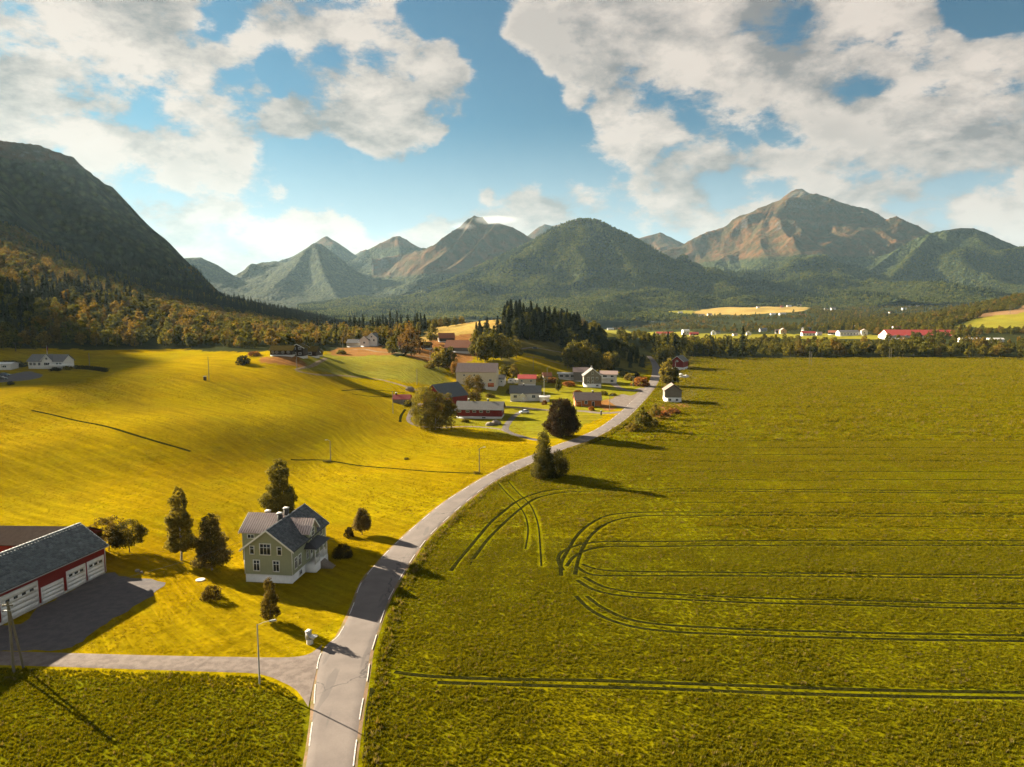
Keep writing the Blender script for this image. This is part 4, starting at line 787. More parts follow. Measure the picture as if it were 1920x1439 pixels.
def wing(parent,xc,Wd,y0,y1,wh,rh,z0,wallkey,roofkey,oh=.4,barge_end=True,nm='wing',seam=False):
    """cross gable: ridge along local y from y0 (inside) to y1 (outer end)"""
    Lw=abs(y1-y0); rot=math.pi/2 if y1>y0 else -math.pi/2; c=(xc,(y0+y1)/2,0)
    v,f=prism(Lw,Wd,z0,wh,rh); w_=gmesh(nm,v,f,pm(wallkey),parent,c,rot)
    s=rh/(Wd/2); ex0=-Lw/2; ex1=Lw/2+oh; ey=Wd/2+oh; zt=wh+rh+.03; ze_=wh-oh*s+.03
    v=[(ex0,-ey,ze_),(ex1,-ey,ze_),(ex1,0,zt),(ex0,0,zt),(ex1,ey,ze_),(ex0,ey,ze_)]; v+=[(a,b,c_+.15) for a,b,c_ in v]
    r_=gmesh('wing_roof',v,[(0,3,2,1),(3,5,4,2),(6,7,8,9),(9,8,10,11),(0,1,7,6),(4,5,11,10),(1,2,8,7),(2,4,10,8),(3,0,6,9),(5,3,9,11)],rm(roofkey),w_)
    if seam:
        sl_=math.hypot(1,s); k=0; n=int((ex1-ex0)/.42)
        V=[];Fq=[]
        for sy in (-1,1):
            for i in range(n+1):
                x=ex0+.05+i*(ex1-ex0-.1)/n; q=[]
                for (dx_,dz) in ((-.035,0),(.035,0),(.035,.09),(-.035,.09)):
                    q.append((x+dx_,sy*ey,ze_+.15+dz)); 
                for (dx_,dz) in ((-.035,0),(.035,0),(.035,.09),(-.035,.09)): q.append((x+dx_,0,zt+.15+dz))
                V+=q;Fq.append(np.array([(0,1,2,3),(7,6,5,4),(0,4,5,1),(1,5,6,2),(2,6,7,3),(3,7,4,0)])+8*k);k+=1
        so=link('standing_seams',npmesh('standing_seams',V,np.vstack(Fq),[rm('brown')]),w_); so['kind']='stuff'
    if barge_end:
        for sy in (-1,1):
            x0,x1=ex1,ex1+.06; v=[(x0,0,zt-.12),(x0,sy*(ey+.05),ze_-.14),(x0,sy*(ey+.05),ze_+.19),(x0,0,zt+.2)]; v=v+[(x1,b,c_) for _,b,c_ in v]
            gmesh('barge_board',v,[(0,1,2,3),(7,6,5,4),(0,4,5,1),(1,5,6,2),(2,6,7,3),(3,7,4,0)],pm('whiteplain'),w_)
    return w_
lw=wing(gh,2.2,7.0,.6,7.6,6.6,2.15,1.45,'green','seam',nm='left_wing'[5:],seam=True)
boxes('wing_foundation',[(-1.2,5.6,4.0,7.5,-2,1.45)],pm('whiteplain'),gh)
add_window(gh,'l',-6.0,5.75,1.1,.55,2,1,2.6,0,off=(0,0)); add_window(gh,'l',-5.9,3.0,.9,1.5,2,2,2.6,0)
rw=wing(gh,.4,3.6,-.4,-4.55,6.9,1.75,4.9,'green','seam',nm='dormer_wall',seam=True)
add_window(gh,'f',.4,6.15,1.15,2.0,2,3,L_,9.1)
# porch on the road side
pr=boxes('porch_base',[(-2.1,3.4,-W_/2-1.9,-W_/2-.03,-1,1.45)],pm('whiteplain'),gh)
for x in (-2.0,-.1,1.6,3.25): boxes('porch_post',[(x-.07,x+.07,-W_/2-1.85,-W_/2-1.71,1.45,4.05)],pm('whiteplain'),gh)
boxes('porch_beam',[(-2.15,3.45,-W_/2-1.9,-W_/2-1.66,4.05,4.25),(-2.15,-2.0,-W_/2-1.66,-W_/2-.02,4.05,4.25),(3.3,3.45,-W_/2-1.66,-W_/2-.02,4.05,4.25)],pm('whiteplain'),gh)
boxes('porch_railing',[(-2.0,-.17,-W_/2-1.82,-W_/2-1.74,2.35,2.45)]+[(x,x+.04,-W_/2-1.80,-W_/2-1.76,1.45,2.35) for x in np.arange(-1.9,-.2,.14)]+[(1.67,3.2,-W_/2-1.82,-W_/2-1.74,2.35,2.45)]+[(x,x+.04,-W_/2-1.80,-W_/2-1.76,1.45,2.35) for x in np.arange(1.75,3.2,.14)],pm('whiteplain'),gh)
y0,y1=-W_/2-2.3,-W_/2+.02
prf=gmesh('porch_roof',[(-2.5,y0,4.25),(3.8,y0,4.25),(3.8,y1,4.25),(-2.5,y1,4.25),(-1.0,y1,5.35),(2.3,y1,5.35),(-.2,y0+1.3,5.1),(1.5,y0+1.3,5.1)],[(0,3,2,1),(0,1,7,6),(1,2,5,7),(0,6,4,3),(6,7,5,4),(2,3,4,5)],rm('dark'),gh)
d=boxes('door',[(.1,1.15,-W_/2-.06,-W_/2-.005,1.47,3.6)],pm('whiteplain'),gh); boxes('door_glass',[(.3,.95,-W_/2-.075,-W_/2-.062,2.5,3.4)],M_glass,d)
add_window(gh,'f',-1.1,2.9,.8,1.5,2,2,L_,W_); add_window(gh,'f',2.4,2.9,.9,1.5,2,2,L_,W_)
for i in range(7): boxes('step',[(-.05,1.6,-W_/2-1.9-.30*(i+1),-W_/2-1.9-.30*i,-.3,1.45-.19*(i+1))],pm('stone'),gh)
for (x,y,hh_) in ((2.2,1.0,9.9),(-.6,.9,9.8),(3.4,5.0,8.9)): 
    c=boxes('chimney',[(x-.36,x+.36,y-.36,y+.36,7.0,hh_)],pm('dark'),roofo); boxes('chimney_cap',[(x-.44,x+.44,y-.44,y+.44,hh_,hh_+.14)],pm('plaster'),c)
# ---- red garage building
gA=g1(198.8,1074.6); gB=g1(75,1137); ya=math.atan2(gA[1]-gB[1],gA[0]-gB[0]); cx_,cy_=gA[:2]; ux,uy=math.cos(ya),math.sin(ya); fx,fy=uy,-ux; GL,GW=36.,10.
gg=house('garage_building','long red barn with grey slate roof and a row of white garage doors','barn',(cx_-ux*GL/2-fx*GW/2,cy_-uy*GL/2-fy*GW/2),math.degrees(ya),GL,GW,4.95,3.3,'red','dark',found=.25,oh=.45,world=True,z=-.02,corner='whiteplain',bb='whiteplain')
ro=[c for c in gg.children if c.name.startswith('roof')][0]; s_=3.3/5; ze=4.95-.45*s_+.19; sl=math.hypot(5.45,5.45*s_)
slates(ro,(-GL/2-.45,-GW/2-.45,ze),(1,0,0),(0,1,s_),60,14,.615,sl/14,(.070,.082,.088),(.150,.168,.175),seed=5)
boxes('gutter',[(-GL/2-.45,GL/2+.45,-GW/2-.60,-GW/2-.46,4.62,4.74)],pm('greyp'),gg)
def gdoor(u0,u1,h,wn,low=False):
    """sectional door between distances u0,u1 from the far corner"""
    x1=GL/2-u0; x0=GL/2-u1; y=-GW/2-.004; w_=x1-x0
    d=boxes('garage_door',[(x0+.12,x1-.12,y-.04,y,.05,h-.12)],pm('whiteplain'),gg)
    boxes('door_frame',[(x0,x0+.12,y-.08,y,.03,h),(x1-.12,x1,y-.08,y,.03,h),(x0+.12,x1-.12,y-.08,y,h-.12,h)],pm('whiteplain'),d)
    n=5 if not low else 4
    for k in range(n):
        z0=.07+k*(h-.2)/n; z1=.07+(k+1)*(h-.2)/n-.025; boxes('door_panel',[(x0+.14,x1-.14,y-.065,y-.041,z0,z1)],pm('whiteplain'),d)
    if wn:
        z0=.07+(n-1)*(h-.2)/n-.35
        for k in range(wn):
            xc=x0+w_*(k+.5)/wn*.86+w_*.07; boxes('door_window',[(xc-.34,xc+.34,y-.085,y-.066,z0,z0+.40)],M_glass,d)
gdoor(.35,4.0,3.35,3); gdoor(4.35,8.25,3.35,3); gdoor(8.9,13.1,2.6,0,True); gdoor(13.6,20.0,4.0,4); gdoor(20.4,26.8,4.0,4); gdoor(27.2,33,4.0,4)
house('shed','low shed with ribbed brown metal roof tucked behind the red garage building','shed',(-84.5,124.5),-2,16,8,4.0,1.9,'redz','rib',world=True,z=0,found=.3)
# ---- the village
HS=house
HS('barn','large cream two-level barn with pinkish ribbed metal roof, the biggest in the village','barn',(893,727),-5,21.5,12,8.0,4.2,'cream','pink',
 wins=[('f',-6.5,6.2,1.0,.9,2,1),('f',2.6,3.6,1.4,1.1,2,1),('f',7.6,3.6,1.3,1.0,2,1),('f',-1,6.2,1,.9,2,1),('r',0,6.5,1.1,1.1,2,2)],doors=[('f',4.0,2.0,2.3,'greyp'),('f',7.9,3.4,2.2,'dooro')],found=.3,corner='cream')
HS('outbuilding','small white outbuilding with dark roof against the right end of the cream barn','house',(936,724),-12,5.2,5.5,3.6,2.0,'white','dark',wins=[('f',-1.2,2.2,.7,.8,1,1),('f',1.2,2.2,.7,.8,1,1),('r',0,2.2,.9,.9,2,1)])
HS('garage','cream garage with bright red roof between the caravan and the white cottage','garage',(988,723),-3,9.6,8,3.4,1.7,'cream','red',wins=[('f',-2.9,2.1,1.0,.8,2,1),('f',2.3,2.1,1.2,.8,2,1)],oh=.5)
wh_=HS('cottage','white cottage with dark roof and small gabled entrance porch facing the lane','house',(985,753),-2,14.6,8.5,4.2,3.0,'white','grey',wins=[('f',-4.9,2.5,1.5,1.2,3,1),('f',4.0,2.5,1.6,1.3,3,1),('f',6.3,2.4,.5,.9,1,1),('r',0,2.6,1.1,1.2,2,2),('r',-1,5.3,.8,1,2,1)],chim=[(-.8,0)],oh=.5,bb='dark',doors=[])
wing(wh_,-1.2,3.0,-3.5,-5.9,2.9,1.2,.4,'white','dark',nm='porch'); boxes('door',[(-1.7,-.7,-5.97,-5.91,.4,2.5)],pm('whiteplain'),wh_); boxes('porch_steps',[(-2.1,-.3,-6.9,-5.95,-.5,.2)],pm('plaster'),wh_)
HS('annex','low flat white annex on the right end of the white cottage','annex',(1021,754),-2,4.6,5,2.3,.5,'white','white',found=.2)
HS('wooden_house','low orange-brown wooden house with grey tiled roof beside the lane','house',(1103,762.5),2,11.6,7,3.1,2.8,'orange','pink',wins=[('f',-1.0,1.9,1.2,1.3,2,1)],doors=[('f',-4.2,2.2,2.3,'orange'),('f',2.2,1.0,2.2,'brown')],chim=[(2.5,0)],fmat='stone',oh=.5,found=.25,corner='orange')
ht=HS('log_house','grey two-storey log house with white basement, its gable facing the fields','house',(1111,727),88,10,9.6,6.4,3.8,'log','grey',anchor='l',wins=[('l',0,8.0,1.0,1.2,2,2),('l',-2.4,4.9,1.0,1.4,2,2),('l',0,4.9,1.0,1.4,2,2),('l',2.4,4.9,1.0,1.4,2,2),('l',0,2.9,1.0,1.2,2,2),('l',-2.4,2.9,1,1.2,2,2),('l',2.6,1.1,1.2,.8,2,1),('f',-2,4.9,1.0,1.3,2,2),('f',2,4.9,1.0,1.3,2,2)],found=2.0,fmat='whiteplain',oh=.6,bb='whiteplain',chim=[(2,0)],corner='greywood')
HS('outbuilding','grey boarded outbuilding with pinkish roof joined to the left side of the log house','barn',(1089,716),-4,8.6,7,5.6,2.2,'greywood','pink')
bl=HS('block_house','white house with blue panelled end wall and balcony, right of the log house','house',(1141,719),-8,9.2,8,5.2,1.5,'white','pink',wins=[('f',-2.2,4.0,2.2,1.1,3,1),('f',2.0,4.0,1.6,1.1,2,1),('f',2.0,1.3,1.6,1.1,2,1)],found=.3,oh=.7,bb='blue')
boxes('end_panel',[(4.61,4.66,-3.2,-2.2,.3,5.0),(4.61,4.66,-.6,.6,.3,5.0),(4.61,4.66,2.2,3.2,.3,5.0)],pm('blue'),bl); boxes('balcony',[(-4.5,3,-5.2,-4.02,2.6,2.8),(-4.5,3,-5.2,-5.1,2.8,3.6)],pm('whiteplain'),bl)
HS('flat_roofed_house','low grey flat-roofed house with glazed white front above the lane','house',(1062,712.5),-6,9.8,7,3.4,.35,'greyp','white',wins=[('f',-2.9,2.1,2.0,1.5,3,1),('f',.4,2.1,2.0,1.5,3,1),('f',3.4,2.1,1.6,1.5,2,1)],oh=.6)
HS('hut','little grey hut with rusty roof among shrubs above the white cottage','hut',(1027,713),10,4.6,4,2.2,1.7,'greywood','rust')
lr=HS('farmhouse','long low red farmhouse with grey roof in front of the tall red barn','house',(898,785.5),-6,18.5,9,3.9,2.5,'redz','grey',wins=[('f',u,3.0,1.15,.65,2,1) for u in (-8,-4.6,-1.9,.9,3.7)]+[('r',-2.4,3.1,.9,.9,1,1),('r',.2,3.1,.9,.9,1,1),('r',2.4,3.1,.9,.9,1,1),('f',2.0,.5,1.4,.5,2,1)],found=1.0,fmat='plaster',chim=[(3,1),(-5,1.2)],oh=.6)
HS('hay_barn','tall red hay barn with blue-grey metal roof behind the big birches','barn',(854,771),50,15,12,6.2,5.0,'red','slate',found=.8,wins=[('r',0,7,1,1,1,1)],oh=.4,anchor='f')
sh=HS('stone_shed','little stone shed with red roof alone in the meadow','shed',(752,758),-4,7.2,4.5,2.3,1.5,'stone','red',found=.2,doors=[('f',1.5,.9,1.7,'brown')],chim=[(-2.6,0)])
ab=HS('log_barn','weathered grey timber barn on a white stone base, right of the road bend','barn',(1262,754.5),84,8.5,7.8,5.6,2.7,'greywood','brown',anchor='l',found=2.3,fmat='whiteplain',oh=.5,bb='brown',wins=[('l',1.8,1.2,1.1,.9,2,1),('l',-1.6,1.2,1.3,.9,2,1)])
HS('barn','dark red barn with pale gable trim half hidden by trees beyond the road bend','barn',(1269,694),60,12,9,6.0,3.6,'red','grey',anchor='l',bb='whiteplain',wins=[('l',0,6.3,1,1,2,2)],found=1.8,fmat='whiteplain')
# turf-roofed farm
HS('turf_house','dark log house with rust-coloured turf roof, left wing of the turf farm','house',(527,668),-2,10.8,7,2.6,1.9,'brown','turf',wins=[('f',u,1.6,.9,.8,2,1) for u in (-4,-2,1,3.5)],oh=.7,found=.3)
HS('gabled_house','dark brown two-storey gabled house with white barge boards in the middle of the turf farm','house',(557.5,669),88,7,6.0,4.6,1.6,'brown','turf',anchor='l',wins=[('l',-1.3,4.2,.9,.9,2,1),('l',1.3,4.2,1.1,.9,2,1),('l',-1.3,1.6,1.2,.9,2,1),('l',1.3,1.6,1.2,.9,2,1)],bb='whiteplain',oh=.8,found=.3)
HS('turf_house','dark log house with green turf roof and wide window band, right of the brown gable','house',(580,667.5),0,7.2,7,3.0,2.2,'brown','turf',wins=[('f',-.6,1.7,3.6,1.2,5,1)],oh=.6,found=.3)
HS('store_house','small dark store with white barge boards at the right end of the turf farm','shed',(595,667),86,4.5,3.4,2.3,1.5,'brown','turf',anchor='l',bb='whiteplain',oh=.5)
# white farm beyond
HS('farmhouse','white gabled farmhouse standing at the edge of the wood beyond the turf farm','house',(697,650),80,9,7.5,5.6,3.0,'white','grey',anchor='l',wins=[('l',-1.6,4,1,1.3,2,2),('l',1.6,4,1,1.3,2,2),('l',0,6.3,.9,1,2,1)],bb='whiteplain')
HS('farmhouse','lower white wing with brown roof just in front of the white gabled farmhouse','house',(683,651),70,9,7,4.2,2.6,'white','brown',anchor='l',wins=[('l',0,2.6,1.4,1.2,2,2)],bb='whiteplain')
HS('barn','low pinkish barn with wide dark roof at the left of the white farm','barn',(667,651),-8,13,7,2.6,2.2,'cream','grey',oh=.4)
HS('log_hut','dark brown log hut under trees left of the rust-roofed barns','hut',(757,655),10,6,5,2.4,1.8,'brown','rust')
HS('log_hut','dark hut shaded by the large orange-tinted tree on the heath','hut',(798,655),-10,6,5,2.6,1.8,'brown','turf')
HS('old_barn','old barn with rusty turf roof on the heath slope, upper one','barn',(838,642),12,11,8,2.6,3.2,'brown','rust')
HS('old_barn','old barn with wide rust-red roof below the spruce knoll, lower one','barn',(858,662),-14,18,10,3.0,4.4,'greywood','rust')
# left edge
wl=HS('villa','white wooden villa with grey roof and central gable at the foot of the left wood','house',(86,692),-3,16.5,7.5,3.5,2.6,'white','grey',wins=[('f',u,2.1,1.1,1.2,2,1) for u in (-7,-5.2,-3,5.5,7)],found=.9,fmat='plaster',oh=.5)
wing(wl,1.0,4.8,0,-4.3,3.8,2.5,.9,'white','grey',nm='gable_wall'); add_window(wl,'f',1.0,2.2,2.6,1.1,3,1,0,8.6); add_window(wl,'f',1.0,4.6,.9,.9,2,1,0,8.6)
boxes('terrace',[(3.6,13.5,-6.6,-3.8,1.2,1.35),(3.6,13.5,-6.6,-6.5,1.35,2.2),(13.4,13.5,-6.5,-3.8,1.35,2.2)],pm('whiteplain'),wl)
HS('garage','small flat white garage left of the white villa at the picture edge','garage',(4,694),4,7.5,6,2.4,.6,'white','white',wins=[('f',1.2,1.4,1.4,.9,2,1)])
HS('cabin','tiny white cabin in a clearing high in the left wood','cabin',(238,579),8,6,5,2.6,1.4,'white','white',wins=[('f',-1.5,1.5,1,.9,2,1),('f',1.5,1.5,1,.9,2,1)])
# ---- houses out in the valley: (px,py,width px,wall px,roof px,wall,roof,yaw,label)
VH=[(1247,629,31,3.2,4,'white','red',-6,'long low white barn with red roof, leftmost farm building in the valley'),(1287,628,12,8,2.5,'white','white',8,'tall white box-shaped farm building right of the long red-roofed barn'),(1302,629,15,3,3.5,'redz','red',-5,'small red barn against the tall white box-shaped building'),
(1338,628,7,5,4,'white','grey',85,'slim white gabled house among trees in the middle of the valley'),(1346,627,8,4,3,'greyp','grey',0,'pale grey house just behind the slim white gabled one'),(1379,630,8,3,2,'white','pink',5,'low white cottage half hidden in the wooded belt'),(1404,629,8,5,4,'white','dark',80,'white gabled cottage rising from the dark trees of the belt'),
(1432,622,13,4,3,'greyp','slate',-5,'blue-grey roofed house left of the yellow gabled one'),(1459,625,9,5,3,'brown','brown',-8,'brown-roofed house joined to the yellow gabled house'),(1469,626,11,6,5,'yellow','pink',84,'pale yellow gabled house beside a dark copper tree'),(1514,620,14,4,3,'dark','dark',4,'dark house on the rise behind the red-roofed white house'),
(1517,630,24,5,4,'white','red',-6,'white house with pale red roof in the valley middle'),(1537,629,9,4,2.5,'white','pink',0,'little white garage right of the red-roofed white house'),(1563,628,18,4,4.5,'brown','rust',-20,'brown farmhouse with two rusty gables'),(1593,630,36,6,5,'white','grey',-3,'long white cowshed with grey roof and arched door'),(1621,629,11,8,4,'white','pink',75,'white tower-like barn end at the right of the long cowshed'),
(1685,620,17,5,4,'white','rust',10,'white house whose roof shows above the red hall'),(1608,615,8,3,3,'white','pink',0,'small white house behind the long cowshed'),(1480,576,8,2,2,'white','white',0,'white farmhouse on the pale field, largest there'),(1467,577,5,2,2,'redz','rust',0,'red barn beside the farmhouse on the pale field'),
(1422,578,5,2,1.5,'white','pink',0,'lone white shed at the left of the pale field'),(1500,575,7,2,2,'white','pink',5,'white barn at the upper edge of the pale field'),(1521,576,9,2,2,'cream','pink',0,'cream farm row at the right end of the pale field'),(1450,591,9,2,2,'white','white',0,'white house at the tree line below the pale field'),
(1468,591,12,2.5,2,'white','white',3,'long white building below the pale field'),(1506,593,9,2,2,'cream','red',0,'reddish house in the trees right of the long white building'),(1550,583,6,3,2,'white','grey',0,'white cottage in the far right woods'),(1563,582,9,3,2,'white','pink',0,'pink-roofed farm beside the far white cottage'),
(1696,582,8,3,2,'white','white',0,'white house on the far wooded slope, upper one'),(1706,578,8,2.5,2,'cream','pink',0,'cream house on the far wooded slope'),(1722,577,6,2.5,1.5,'white','white',0,'rightmost white house on the far wooded slope'),(1670,588,5,2,1.5,'cream','rust',0,'rust-roofed hut low on the far wooded slope'),
(1276,590,8,3,3,'white','white',0,'white church-like farmhouse at the foot of the middle mountain'),(1316,593,10,2,2,'cream','pink',0,'pink-roofed farmhouse at the foot of the middle mountain'),(1331,592,8,2.5,2,'white','pink',0,'white farmhouse right of the pink-roofed one'),(1145,619,12,2,2,'white','white',0,'white shed row just right of the spruce knoll'),(1163,619,8,2,2,'redz','rust',0,'red shed beside the white shed row'),(1222,607,9,2.5,2,'cream','white',-10,'pale gravel-yard building on the low rise')]
for (px,py,wp,wlp,rp,wa,rf,yw,lb) in VH:
    x,y,z=g1(px,py); k=y/F; Lm=wp*k; Wm=max(5,min(Lm*.8,9 if wp<30 else 14)); gab=abs(yw)>45
    L2,W2_=(Wm*1.2,Lm) if gab else (Lm,Wm)
    hs=max(wlp*k,2.4); n=max(1,int(wp/6)); wn=[('l' if gab else 'f',(i-(n-1)/2)*Lm/(n+.3),hs*.55,min(1.3,Lm*.16),min(1.3,hs*.35),2,1) for i in range(n)]
    HS('valley_house',lb,'house',(px,py),yw,L2,W2_,hs,max(1.4,rp*k*.8),wa,rf,wins=wn,anchor='l' if gab else 'f',oh=.5,fm='dark' if wa in('white','cream','yellow') else 'whiteplain')
x,y,z=g1(1732,634); k=y/F
HS('industrial_hall','huge hall with bright red metal roof and white walls in front of the wood','hall',(1732,635),-7,124*k,44*k,3.6,6.5,'whiteplain','red',found=.3,oh=.6,wins=[('f',u*k,3.2,3,1.2,3,1) for u in(-50,-30,-10,10,30,50)]+[('r',-6,3.5,3,1.2,3,1)],doors=[('r',4,5,4,'greyp')])
HS('industrial_hall','low red-roofed wing on the left of the huge red hall','hall',(1678,634),-7,44*k,24*k,2.4,3.6,'whiteplain','red',found=.3)
HS('warehouse','long low white warehouse right of the huge red hall','warehouse',(1822,641),-2,34*k,10*k,3.2,.8,'whiteplain','white',found=.2)
HS('warehouse','low white warehouse furthest right, partly behind the wood','warehouse',(1868,643),-12,22*k,10*k,3.6,1.2,'whiteplain','white',found=.2)
# ------------------------------------------------------------------ single trees and shrubs
M_grass=leaf_mat('grass_blades',.30,(1.15,.95,.9),.8)
def B(h,wd,prof,nl,ls,seed,c1=BR1,c2=BR2,**k): c,tm=broad(h,wd,prof,nl,ls,seed,c1,c2,**k); return (c,tm,h)
BI1,BI2=(.050,.050,.012),(.215,.178,.036)
GR1,GR2=(.030,.036,.009),(.125,.110,.020)
T_=place
T_(B(15.8,9.2,pyr,20000,.19,101,BI1,BI2,even=True,rel=.26,clumps=150,trunk=.06,bk=M_birchbark),'birch_tree',528,1003,150,'big full autumn birch right behind the green house, tallest in its garden','birch')
T_(B(14,6.2,pyr,13000,.17,102,BI1,BI2,even=True,clumps=130,trunk=.15,rel=.27,bk=M_birchbark),'birch_tree',340,1051,147,'slender tall birch with bare lower trunk, left in the garden lawn','birch')
T_(B(10.4,7.2,pyr,11000,.16,103,BI1,(.19,.135,.055),even=True,clumps=110,trunk=.12,rel=.26,bk=M_birchbark),'birch_tree',398,1069,113,'pale loose-crowned birch between the tall slender birch and the green house','birch')
T_(B(7,3.1,pyr,5200,.11,104,BI1,(.17,.11,.025),even=True,clumps=80,trunk=.08,rel=.36),'ornamental_tree',507,1166,91,'small cone-shaped golden tree on the lawn in front of the green house gable','tree')
T_(B(5.6,3.5,egg,6500,.13,105,(.045,.038,.016),(.15,.11,.045),even=True,clumps=80,trunk=.16,rel=.38),'ornamental_tree',679,1003,53,'small egg-shaped tree on a thin stem between the green house and the road','tree')
T_(B(6.5,6.4,rnd,4200,.13,106,GR1,(.12,.08,.02),clumps=55,trunk=.26,rel=.26),'fruit_tree',204,1033,68,'sparse fruit tree just behind the end of the red garage building','tree')
T_(B(5.8,6.0,rnd,6000,.14,107,(.02,.024,.008),(.07,.06,.015),clumps=60,trunk=.24,rel=.3),'fruit_tree',243,1036,62,'dark dense fruit tree right of the sparse one near the red garage building','tree')
bush=lambda h,w,n,s,c1,c2,ls=.10:B(h,w,lambda t:max(.25,math.sqrt(max(0,1-t*t))),n,ls,s,c1,c2,clumps=40,trunk=.03,rel=.42)
T_(bush(2.0,2.0,2200,110,(.02,.018,.006),(.06,.04,.012)),'round_bush',654,1007,19,'small dark clipped round bush beside the egg-shaped tree','bush')
T_(bush(2.5,3.3,3000,111,(.015,.014,.005),(.04,.03,.01)),'round_bush',643,1044,27,'large dark round bush on the shaded lawn right of the green house','bush')
T_(bush(2.2,3.4,2800,112,(.03,.026,.008),(.11,.07,.018)),'round_bush',398,1124,26,'low wide bush standing alone on the open lawn left of the green house','bush')
T_(B(12.6,6.2,pyr,10000,.19,113,GR1,(.15,.125,.028),even=True,clumps=95,trunk=.04,rel=.4),'roadside_tree',1018,896,91,'tall dense olive tree by itself at the right edge of the road bend','tree')
T_(B(7,7.4,rnd,6500,.19,114,GR1,(.07,.055,.015),clumps=60,trunk=.03,rel=.4),'roadside_tree',1041,893,50,'lower bushy tree grown against the right side of the tall roadside tree','tree')
T_(bush(3,7,2500,115,BI1,(.16,.09,.03),.16),'thicket',1012,897,10,'low rusty thicket round the foot of the tall roadside tree','thicket')
T_(B(14,13.2,egg,15000,.28,116,(.014,.010,.006),(.060,.034,.017),even=True,clumps=110,trunk=.05,rel=.25,droop=.6),'copper_beech',1053,819,74,'large dark purple copper beech on the village lawn next to the road','tree')
T_(B(15.5,10.5,rnd,9500,.21,117,BI1,BI2,clumps=90,trunk=.06,bk=M_birchbark),'birch_tree',797,803,80,'leftmost of the three big clumped birches before the red farm, its left side sunlit','birch')
T_(B(14.5,10.5,rnd,9500,.21,118,GR1,BI2,clumps=90,trunk=.06,bk=M_birchbark),'birch_tree',817,806,72,'middle one of the three big clumped birches in front of the red farm','birch')
T_(B(14,9.8,rnd,9000,.21,119,GR1,(.10,.075,.02),clumps=80,trunk=.06,bk=M_birchbark),'birch_tree',836,804,68,'rightmost, darkest of the three big birches clumped before the red farm','birch')
T_(B(13,10,rnd,6500,.24,120,BI1,(.17,.105,.03),clumps=80,trunk=.1,rel=.32),'broadleaf_tree',887,757,56,'round golden tree between the red farm and the big cream barn','tree')
m8=[B(10,6.5,[egg,rnd,col_][i%3],2600,.30,130+i,*[(BI1,BI2),(GR1,GR2),(BR1,BR2)][i%3],clumps=50,trunk=.1) for i in range(6)]
mo=[B(10,8.5,rnd,2600,.30,140+i,(.07,.045,.013),(.19,.105,.028),clumps=50,trunk=.1) for i in range(2)]
bs=[bush(2.2,3.6,900,150,BI1,BI2,.22),bush(2.2,3.6,900,151,(.06,.05,.012),(.20,.15,.03),.22),bush(2.2,3.6,900,152,(.09,.04,.016),(.24,.11,.04),.22),bush(2.2,3.6,900,153,(.012,.014,.006),(.035,.03,.01),.22)]
for (mm,nm,px,py,hp,lb,wd) in [
 (m8[0],'broadleaf_tree',1250,724,56,'tall tree with sunlit left side right of the road, hiding the dark red barn',.8),(m8[1],'broadleaf_tree',1262,724,38,'dark tree between the tall sunlit one and the timber barn',1),(m8[4],'broadleaf_tree',1243,679,32,'dark tree at the far end of the road, right side',1.1),(m8[1],'broadleaf_tree',1255,675,30,'tree behind the roof of the dark red barn',1.2),(m8[4],'broadleaf_tree',1283,690,32,'dark tree touching the right gable of the dark red barn',.9),
 (m8[2],'broadleaf_tree',1205,806,44,'larger roadside tree in the scrub below the timber barn',1.2),(m8[0],'broadleaf_tree',1228,784,30,'smaller golden roadside tree in the scrub below the timber barn',1.1),
 (m8[5],'broadleaf_tree',1047,735,30,'slim young tree behind the white cottage garden',.6),(m8[4],'broadleaf_tree',944,707,24,'dark-and-gold tree right behind the white outbuilding',1.1),(m8[3],'broadleaf_tree',963,712,30,'pointed golden tree behind the caravan',1.0),(m8[1],'broadleaf_tree',955,709,26,'dark tree between the two golden ones behind the caravan',.9),
 (m8[4],'broadleaf_tree',735,664,34,'dark tree over the log hut on the heath',1.0),(mo[0],'broadleaf_tree',771,668,54,'large orange-lit tree on the heath, broadest there',1.0),(m8[3],'broadleaf_tree',812,645,40,'slim lone tree standing on the crest of the pale slope',.8),(mo[1],'broadleaf_tree',755,652,26,'small orange tree behind the broad one on the heath',1.0),
 (m8[0],'broadleaf_tree',822,692,46,'golden tree at the foot of the heath, left one of the pair',1.0),(m8[3],'broadleaf_tree',845,692,42,'golden tree at the foot of the heath, right one of the pair',.9),(m8[4],'broadleaf_tree',833,690,38,'dark tree between the golden pair at the foot of the heath',1.0),(mo[1],'broadleaf_tree',853,708,32,'orange tree against the left end of the big cream barn',.6),
 (m8[1],'broadleaf_tree',838,614,20,'dark tree on the crest of the pale slope, left of the row',1.2),(m8[2],'broadleaf_tree',853,611,17,'middle tree of the row on the crest of the pale slope',1.2),(m8[0],'broadleaf_tree',866,609,17,'right tree of the row on the crest of the pale slope',1.2),(m8[3],'broadleaf_tree',918,600,25,'round tree at the highest point of the pale slope left of the spruces',1.2),(m8[5],'broadleaf_tree',895,603,13,'small tree just left of the round one on the highest point',1.2)]:
    T_(mm,nm,px,py,hp,lb,'tree',wide=wd)
q=0
for (px,py,hp,wd) in ((896,676,62,.9),(910,680,58,.9),(925,676,60,.8),(940,675,50,.9),(955,674,42,1),(968,672,38,1)):
    T_(m8[q%6],'birch_tree',px,py,hp,'birch in the row standing before the left half of the spruce knoll','birch','birches before the left half of the spruce knoll',wide=wd); q+=1
